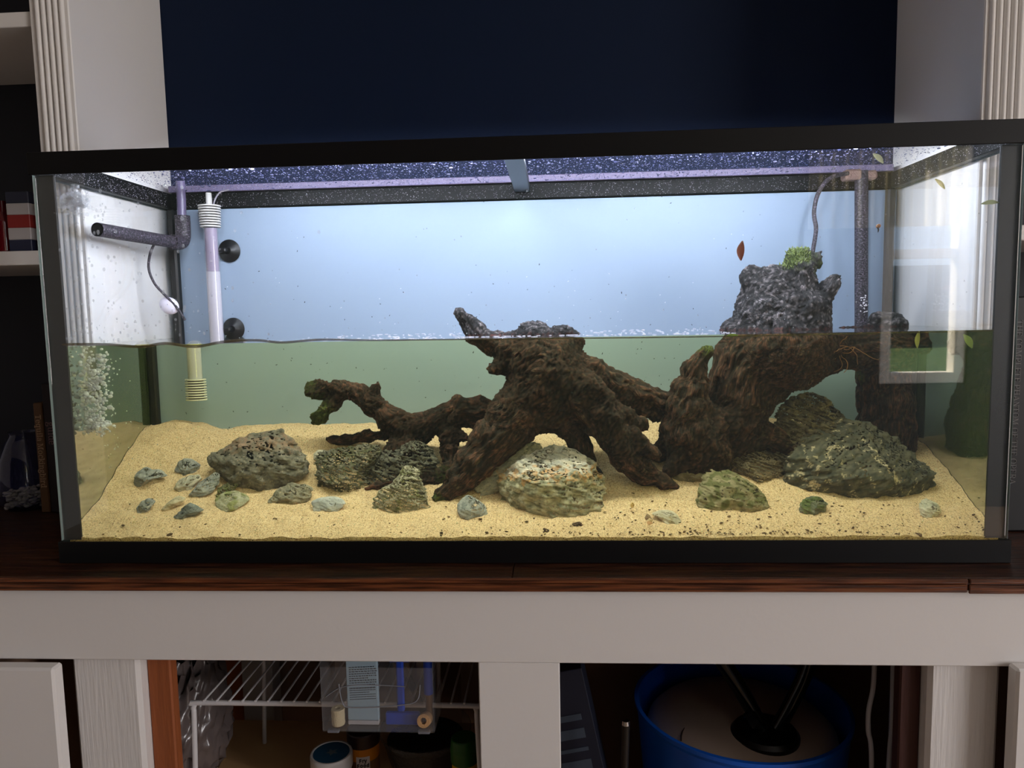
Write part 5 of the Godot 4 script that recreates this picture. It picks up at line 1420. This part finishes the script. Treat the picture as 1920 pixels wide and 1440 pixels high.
func build_cabinet_things() -> void:
	var coat := mat(0.84, 0.83, 0.83, 0.35)
	var fl := -0.447
	# wire rack
	var o := thing("wire_rack", "white coated wire shelf rack standing in the left bay", "rack", Vector3(-0.27, fl, -0.19))
	var yr := -0.2285
	for z in [-0.060, -0.315]:
		var s := Shape.new()
		var x0 := -0.4755
		var x1 := -0.0645
		s.tube(smooth([Vector3(x0 - 0.008, fl + 0.0004, z), Vector3(x0, yr - 0.03, z), Vector3(x0, yr - 0.010, z), Vector3(x0 + 0.003, yr - 0.003, z), Vector3(x0 + 0.012, yr, z), Vector3(-0.27, yr, z), Vector3(x1 - 0.012, yr, z), Vector3(x1 - 0.003, yr - 0.003, z), Vector3(x1, yr - 0.010, z), Vector3(x1, yr - 0.03, z), Vector3(x1 + 0.006, fl + 0.0004, z)], 4), 0.0037, 12)
		part("frame_wire", s, coat, o)
	for k in 21:
		var x := -0.458 + k * 0.0188
		var s := Shape.new()
		s.tube([Vector3(x, yr + 0.0042, -0.320), Vector3(x, yr + 0.0042, -0.0575)], 0.0016, 8)
		part("wire", s, coat, o)
	# clear box hung on the rack
	var clear := pane(0.04, 0.75, 0.78, 0.82)
	o = thing("plastic_box", "clear plastic box hung on the front of the wire rack", "box", Vector3(-0.19, -0.226, -0.02))
	var bx := [-0.2625, -0.1130]
	part("front_wall", span(Vector3(bx[0], -0.2255, 0.0100), Vector3(bx[1], -0.138, 0.0115), 0.0004), clear, o)
	part("back_wall", span(Vector3(bx[0], -0.2255, -0.0515), Vector3(bx[1], -0.125, -0.0500), 0.0004), clear, o)
	for x in bx:
		part("side_wall", span(Vector3(x - 0.0007, -0.2255, -0.0500), Vector3(x + 0.0007, -0.130, 0.0098), 0.0003), clear, o)
	part("base", span(Vector3(bx[0], -0.2270, -0.0515), Vector3(bx[1], -0.2256, 0.0115), 0.0004), clear, o)
	var lip := Shape.new()
	lip.tube(smooth([Vector3(-0.238, -0.160, 0.0122), Vector3(-0.234, -0.186, 0.0122), Vector3(-0.222, -0.1925, 0.0122), Vector3(-0.16, -0.189, 0.0122), Vector3(-0.135, -0.182, 0.0122), Vector3(-0.130, -0.160, 0.0122)], 5), 0.0008, 6)
	lip.tube(smooth([Vector3(-0.256, -0.178, 0.0122), Vector3(-0.235, -0.165, 0.0122), Vector3(-0.205, -0.161, 0.0122), Vector3(-0.15, -0.163, 0.0122)], 5), 0.0007, 6)
	part("moulded_rib", lip, mat(0.5, 0.5, 0.52, 0.15), o)
	for x in [-0.250, -0.128]:
		part("foot", box(Vector3(x, -0.2292, 0.0050), Vector3(0.016, 0.0044, 0.006), 0.001), mat(0.45, 0.46, 0.5, 0.3), o)
	# what the box holds
	o = thing("paper_packet", "pale blue printed paper packet inside the clear plastic box", "packet", Vector3(-0.213, -0.2254, -0.005))
	part("packet_body", span(Vector3(-0.2325, -0.2196, -0.012), Vector3(-0.1905, -0.128, -0.004), 0.0008), mat(0.60, 0.69, 0.74, 0.6), o)
	part("folded_end", span(Vector3(-0.2325, -0.2254, -0.012), Vector3(-0.1905, -0.2198, -0.003), 0.0008), mat(0.70, 0.69, 0.70, 0.6), o)
	var ink := mat(0.12, 0.14, 0.17, 0.7)
	rng.seed = 61
	var row_y := -0.1445
	for k in 17:
		var small := k < 9
		var line := Shape.new()
		var x := -0.2285
		var stop := -0.1935 if k % 6 != 5 else -0.203
		while x < stop:
			var w := rng.randf_range(0.0012, 0.0042) if k < 9 else 0.0013
			line.box(Vector3(x + w / 2, row_y + (x + 0.21) * 0.06, -0.0038), Vector3(w, 0.0011 if k != 9 else 0.0019, 0.0004), 0.0001)
			x += w + 0.0008
		part("print_line", line, ink, o)
		row_y -= 0.0031 if k != 8 else 0.0045
		if k > 13: break
	var blue := mat(0.07, 0.24, 0.66, 0.4)
	o = thing("scraper", "blue plastic glass scraper standing in the clear plastic box", "scraper", Vector3(-0.155, -0.2254, -0.006))
	var h := Shape.new()
	h.box(Vector3(-0.1605, -0.168, -0.008), Vector3(0.0098, 0.080, 0.007), 0.002)
	part("handle", h, blue, o)
	part("cross_piece", box(Vector3(-0.1605, -0.134, -0.008), Vector3(0.030, 0.010, 0.007), 0.002), blue, o)
	part("blade", box(Vector3(-0.158, -0.2165, -0.006), Vector3(0.046, 0.0165, 0.008), 0.0015), blue, o)
	o = thing("blue_tube", "blue plastic tube standing at the right side of the clear plastic box", "tube", Vector3(-0.1245, -0.2254, -0.02))
	h = Shape.new()
	h.lathe([Vector2(0, -0.188), Vector2(0.0062, -0.188), Vector2(0.0062, -0.128), Vector2(0, -0.128)], 20, Transform3D(Basis.IDENTITY, Vector3(-0.1245, 0, -0.018)))
	part("barrel", h, blue, o)
	h = Shape.new()
	h.lathe([Vector2(0, -0.2254), Vector2(0.0046, -0.2254), Vector2(0.0046, -0.1882), Vector2(0, -0.1882)], 20, Transform3D(Basis.IDENTITY, Vector3(-0.1245, 0, -0.018)))
	part("plug", h, mat(0.45, 0.32, 0.19, 0.6), o, "tan plug at the lower end")
	for q in [["upright ribbed cream ceramic ring in the left of the clear plastic box", Vector3(-0.2440, -0.2105, 0.0015), Basis.IDENTITY, 0.0090, mat(0.80, 0.74, 0.60, 0.8)], ["cream ceramic ring lying on its side in the right of the clear plastic box", Vector3(-0.1270, -0.2140, 0.0020), Basis(Vector3(1, 0, 0), Vector3(0, 0.35, 0.93), Vector3(0, -0.93, 0.35)), 0.0090, mat(0.72, 0.56, 0.38, 0.8)]]:
		h = Shape.new()
		var r: float = q[3]
		h.lathe([Vector2(0.0042, -0.011), Vector2(r * 0.95, -0.011), Vector2(r, -0.009), Vector2(r * 0.96, -0.004), Vector2(r, 0.0), Vector2(r * 0.96, 0.005), Vector2(r, 0.009), Vector2(r * 0.95, 0.011), Vector2(0.0042, 0.011), Vector2(0.0040, -0.011)], 24, Transform3D(q[2], q[1]))
		single("ceramic_ring", h, relief(q[4], noise_tex(0.05, 3, 71), 0.08, Vector3.ONE * 20.0), q[0], "ceramic ring", "ceramic rings in the plastic box")
	# jars on the shelf
	o = thing("tub", "white tub with a blue lid label in front of the brown-lidded jar", "tub", Vector3(-0.306, fl, -0.15))
	h = Shape.new()
	h.lathe([Vector2(0, fl), Vector2(0.029, fl), Vector2(0.030, fl + 0.066), Vector2(0, fl + 0.066)], 40, Transform3D(Basis.IDENTITY, Vector3(-0.306, 0, -0.15)))
	part("body", h, mat(0.74, 0.73, 0.71, 0.5), o)
	h = Shape.new()
	h.lathe([Vector2(0.0302, fl + 0.0665), Vector2(0.0322, fl + 0.067), Vector2(0.0328, fl + 0.086), Vector2(0.0315, fl + 0.0895), Vector2(0.029, fl + 0.0895), Vector2(0.0285, fl + 0.0885), Vector2(0, fl + 0.0885)], 48, Transform3D(Basis.IDENTITY, Vector3(-0.306, 0, -0.15)))
	part("lid", h, mat(0.80, 0.79, 0.78, 0.45), o)
	h = Shape.new()
	h.lathe([Vector2(0, fl + 0.0886), Vector2(0.0280, fl + 0.0886), Vector2(0.0280, fl + 0.0889), Vector2(0, fl + 0.0889)], 48, Transform3D(Basis.IDENTITY, Vector3(-0.306, 0, -0.15)))
	part("lid_label", h, mat(0.10, 0.30, 0.42, 0.5), o, "round blue lid label")
	h = Shape.new()
	var star := []
	for k in 10:
		var r := 0.011 if k % 2 == 0 else 0.0048
		star.append(Vector3(-0.305 + cos(TAU * k / 10.0 + 0.3) * r, fl + 0.0893, -0.15 + sin(TAU * k / 10.0 + 0.3) * r * 0.9))
	for k in 10:
		h.face([Vector3(-0.305, fl + 0.0893, -0.15), star[k], star[(k + 1) % 10]], Vector3(-0.305, -1, -0.15))
	part("lid_emblem", h, mat(0.38, 0.42, 0.45, 0.5), o, "pale five-armed emblem on the lid")
	o = thing("food_jar", "brown-lidded jar with a yellow label and white Fry Food sticker", "jar", Vector3(-0.2655, fl, -0.19))
	var jx := Transform3D(Basis.IDENTITY, Vector3(-0.2655, 0, -0.19))
	h = Shape.new()
	h.lathe([Vector2(0, fl), Vector2(0.0245, fl), Vector2(0.0245, fl + 0.062), Vector2(0, fl + 0.062)], 40, jx)
	part("body", h, mat(0.46, 0.33, 0.21, 0.4), o)
	h = Shape.new()
	h.lathe([Vector2(0.0245, fl + 0.0622), Vector2(0.0249, fl + 0.0622), Vector2(0.0249, fl + 0.0835), Vector2(0.0, fl + 0.0835)], 40, jx)
	part("label_band", h, mat(0.78, 0.47, 0.05, 0.45), o, "yellow label band")
	h = Shape.new()
	h.lathe([Vector2(0, fl + 0.0837), Vector2(0.0262, fl + 0.0837), Vector2(0.0266, fl + 0.104), Vector2(0.0255, fl + 0.106), Vector2(0, fl + 0.106)], 40, jx)
	part("lid", h, mat(0.13, 0.045, 0.04, 0.4), o, "dark brown lid")
	h = Shape.new()
	var rows := []
	for yy in [fl + 0.050, fl + 0.0715]:
		var row := PackedVector3Array()
		for k in 9:
			var w := lerpf(-0.25, 0.62, k / 8.0)
			row.append(Vector3(-0.2655 + sin(w) * 0.0252, yy, -0.19 + cos(w) * 0.0252))
		rows.append(row)
	h.grid(rows, false, Vector3(0, 0, 1))
	part("sticker", h, mat(0.80, 0.78, 0.78, 0.5), o, "white sticker")
	for w in [["Fry", 0.0655], ["Food", 0.0575]]:
		letters(w[0], 0.0085, Vector3(-0.2655 + sin(0.19) * 0.0256, fl + w[1], -0.19 + cos(0.19) * 0.0256), Basis(Vector3.UP, 0.19), mat(0.03, 0.03, 0.03, 0.6), o, "sticker_text", "Droid Sans", true)
	o = thing("plastic_tub", "round clear plastic tub behind the jars in the left bay", "tub", Vector3(-0.178, fl, -0.265))
	h = Shape.new()
	h.lathe([Vector2(0, fl), Vector2(0.055, fl), Vector2(0.062, fl + 0.012), Vector2(0.074, fl + 0.058), Vector2(0.078, fl + 0.060), Vector2(0.078, fl + 0.066), Vector2(0.0765, fl + 0.066)], 48, Transform3D(Basis.IDENTITY, Vector3(-0.178, 0, -0.265)))
	part("bowl", h, mat(0.55, 0.55, 0.52, 0.4, {"transparency": BaseMaterial3D.TRANSPARENCY_ALPHA, "albedo_color": Color(0.55, 0.55, 0.52, 0.38)}), o)
	h = Shape.new()
	h.lathe([Vector2(0, fl + 0.002), Vector2(0.054, fl + 0.002), Vector2(0.066, fl + 0.046), Vector2(0, fl + 0.048)], 40, Transform3D(Basis.IDENTITY, Vector3(-0.178, 0, -0.265)))
	part("contents", h, relief(mat(0.10, 0.065, 0.05, 0.8), noise_tex(0.05, 3, 72), 0.3, Vector3.ONE * 6.0), o)
	o = thing("small_jar", "small jar with a green lid at the right of the left bay", "jar", Vector3(-0.0925, fl, -0.12))
	h = Shape.new()
	h.lathe([Vector2(0, fl), Vector2(0.0185, fl), Vector2(0.0185, fl + 0.098), Vector2(0, fl + 0.098)], 36, Transform3D(Basis.IDENTITY, Vector3(-0.0925, 0, -0.12)))
	part("body", h, mat(0.60, 0.50, 0.44, 0.4), o)
	h = Shape.new()
	h.lathe([Vector2(0.0186, fl + 0.086), Vector2(0.0189, fl + 0.086), Vector2(0.0189, fl + 0.0985), Vector2(0.0186, fl + 0.0985)], 36, Transform3D(Basis.IDENTITY, Vector3(-0.0925, 0, -0.12)))
	part("label_band", h, mat(0.85, 0.68, 0.08, 0.45), o)
	h = Shape.new()
	h.lathe([Vector2(0, fl + 0.0987), Vector2(0.0205, fl + 0.0987), Vector2(0.0210, fl + 0.118), Vector2(0.0192, fl + 0.134), Vector2(0.0180, fl + 0.1355), Vector2(0, fl + 0.1355)], 36, Transform3D(Basis.IDENTITY, Vector3(-0.0925, 0, -0.12)))
	part("lid", h, mat(0.04, 0.33, 0.07, 0.4), o, "green lid")
	# crumpled bag on the left
	h = Shape.new()
	var rws := []
	for r in 31:
		var row := PackedVector3Array()
		for k in 56:
			var w := TAU * k / 56.0
			var e := PI * r / 30.0
			var p := Vector3(cos(w) * sin(e) * 0.066, -cos(e) * 0.128, sin(w) * sin(e) * 0.085)
			var nn := absf(noise_a.get_noise_3dv(p * 34.0)) + 0.6 * absf(noise_a.get_noise_3dv(p * 80.0))
			row.append(Vector3(-0.545, -0.318, -0.185) + p * (1.0 - 0.30 * nn))
		rws.append(row)
	h.grid(rws, true)
	h.n = normals(h.v, h.i)
	single("plastic_bag", h, mat(0.38, 0.34, 0.33, 0.22, {"metallic_specular": 0.6}), "crumpled dark grey plastic bag at the left of the left bay", "bag")
	h = Shape.new()
	h.tube(smooth([Vector3(-0.34, -0.10, -0.40), Vector3(-0.36, -0.20, -0.395), Vector3(-0.31, -0.26, -0.39), Vector3(-0.24, -0.34, -0.385), Vector3(-0.20, -0.43, -0.38)], 5), 0.007, 10)
	single("cable", h, mat(0.015, 0.015, 0.016, 0.5), "thick black cable hanging behind the wire rack", "cable")
	# right bay: blue bucket with a canister filter
	o = thing("bucket", "bright blue plastic bucket holding the canister filter in the right bay", "bucket", Vector3(0.349, -0.78, -0.252))
	var bt := Transform3D(Basis.IDENTITY, Vector3(0.349, 0, -0.252))
	var bluepl := mat(0.05, 0.36, 0.78, 0.4)
	h = Shape.new()
	h.lathe([Vector2(0, -0.779), Vector2(0.130, -0.779), Vector2(0.168, -0.336), Vector2(0.172, -0.329), Vector2(0.172, -0.323), Vector2(0.166, -0.323), Vector2(0.164, -0.336), Vector2(0.127, -0.772), Vector2(0, -0.772)], 64, bt)
	part("shell", h, bluepl, o)
	o = thing("canister_filter", "pale grey canister filter with black centre and hose tails inside the bucket", "filter", Vector3(0.349, -0.77, -0.252))
	h = Shape.new()
	h.lathe([Vector2(0, -0.771), Vector2(0.110, -0.771), Vector2(0.118, -0.40), Vector2(0.148, -0.372), Vector2(0.150, -0.364), Vector2(0.136, -0.350), Vector2(0.09, -0.341), Vector2(0, -0.338)], 56, bt, true)
	part("head", h, mat(0.78, 0.70, 0.63, 0.45), o)
	for sgn in [[0.270, -0.240, 0.030], [0.315, -0.285, 0.04]]:
		var arc := []
		for k in 13:
			var w := PI * (0.95 - 0.9 * k / 12.0)
			arc.append(Vector3(sgn[0] + cos(w) * sgn[2], -0.3445 + (sin(w) - 1.0) * 0.004, sgn[1] + 0.07 - sin(w) * 0.05))
		h = Shape.new()
		h.tube(arc, 0.0012, 6)
		part("seam_line", h, mat(0.20, 0.12, 0.10, 0.6), o)
	h = Shape.new()
	h.lathe([Vector2(0, -0.356), Vector2(0.052, -0.356), Vector2(0.052, -0.340), Vector2(0.047, -0.334), Vector2(0, -0.334)], 40, Transform3D(Basis.IDENTITY, Vector3(0.372, 0, -0.190)))
	part("hose_block", h, mat(0.012, 0.012, 0.013, 0.35), o, "round black hose connector")
	h = Shape.new()
	h.tube(smooth([Vector3(0.368, -0.336, -0.195), Vector3(0.350, -0.300, -0.20), Vector3(0.328, -0.262, -0.205), Vector3(0.300, -0.215, -0.21), Vector3(0.28, -0.16, -0.215)], 5), 0.0125, 18)
	part("hose", h, mat(0.035, 0.06, 0.022, 0.12), o, "dark green hose leaning left")
	h = Shape.new()
	h.tube(smooth([Vector3(0.392, -0.336, -0.195), Vector3(0.415, -0.296, -0.20), Vector3(0.440, -0.240, -0.205), Vector3(0.455, -0.16, -0.21)], 5), 0.0115, 18)
	part("hose", h, mat(0.035, 0.06, 0.022, 0.12), o, "dark green hose leaning right")
	h = Shape.new()
	h.box(Vector3(0.352, -0.318, -0.188), Vector3(0.020, 0.028, 0.012), 0.003, Basis(Vector3(0, 0, 1), 0.55))
	part("lever", h, mat(0.02, 0.02, 0.022, 0.25), o)
	# dark printed carton
	o = thing("carton", "dark blue printed carton against the middle stile in the right bay", "carton", Vector3(0.107, -0.78, -0.20))
	var q := Basis(Vector3(0, 0, 1), 0.2)
	part("carton_body", box(Vector3(0.107, -0.4985, -0.20), Vector3(0.07, 0.56, 0.10), 0.001, q), mat(0.035, 0.055, 0.13, 0.6), o)
	for k in 6:
		part("print_panel", box(Vector3(0.107, -0.4985, -0.1495) + q * Vector3(-0.004, 0.205 - k * 0.026, 0), Vector3(0.046, [0.010, 0.016, 0.006, 0.018, 0.010, 0.005][k], 0.0006), 0.0001, q), mat(0.22, 0.26, 0.31, 0.6), o)
	h = Shape.new()
	h.tube([Vector3(0.128, -0.77, -0.085), Vector3(0.146, -0.268, -0.085)], 0.0058, 14)
	var rod := single("metal_rod", h, mat(0.20, 0.18, 0.16, 0.4, {"metallic": 0.6}), "thin metal rod leaning beside the blue bucket", "rod")
	h = Shape.new()
	h.lathe([Vector2(0, -0.268), Vector2(0.0062, -0.268), Vector2(0.0055, -0.262), Vector2(0, -0.260)], 14, Transform3D(Basis.IDENTITY, Vector3(0.146, 0, -0.085)))
	part("tip", h, mat(0.8, 0.8, 0.8, 0.15, {"metallic": 1.0}), rod, "bright metal tip")
	var white := mat(0.62, 0.61, 0.62, 0.4)
	h = Shape.new()
	h.tube(smooth([Vector3(0.4663, -0.1414, -0.03), Vector3(0.4653, -0.181, -0.03), Vector3(0.4606, -0.2107, -0.03), Vector3(0.4607, -0.2404, -0.03), Vector3(0.4665, -0.3004, -0.03), Vector3(0.466, -0.6, -0.03), Vector3(0.47, -0.777, -0.04)], 5), 0.0031, 10)
	single("power_cord", h, white, "white power cord with a bend, left of the pair in the right bay", "cord", "white cords in the right bay")
	h = Shape.new()
	h.tube(smooth([Vector3(0.4902, -0.1412, -0.03), Vector3(0.4909, -0.1881, -0.03), Vector3(0.491, -0.24, -0.03), Vector3(0.4886, -0.3, -0.03), Vector3(0.484, -0.6, -0.03), Vector3(0.48, -0.777, -0.04)], 5), 0.0034, 10)
	single("power_cord", h, white, "straight white power cord next to the dark stud in the right bay", "cord", "white cords in the right bay")
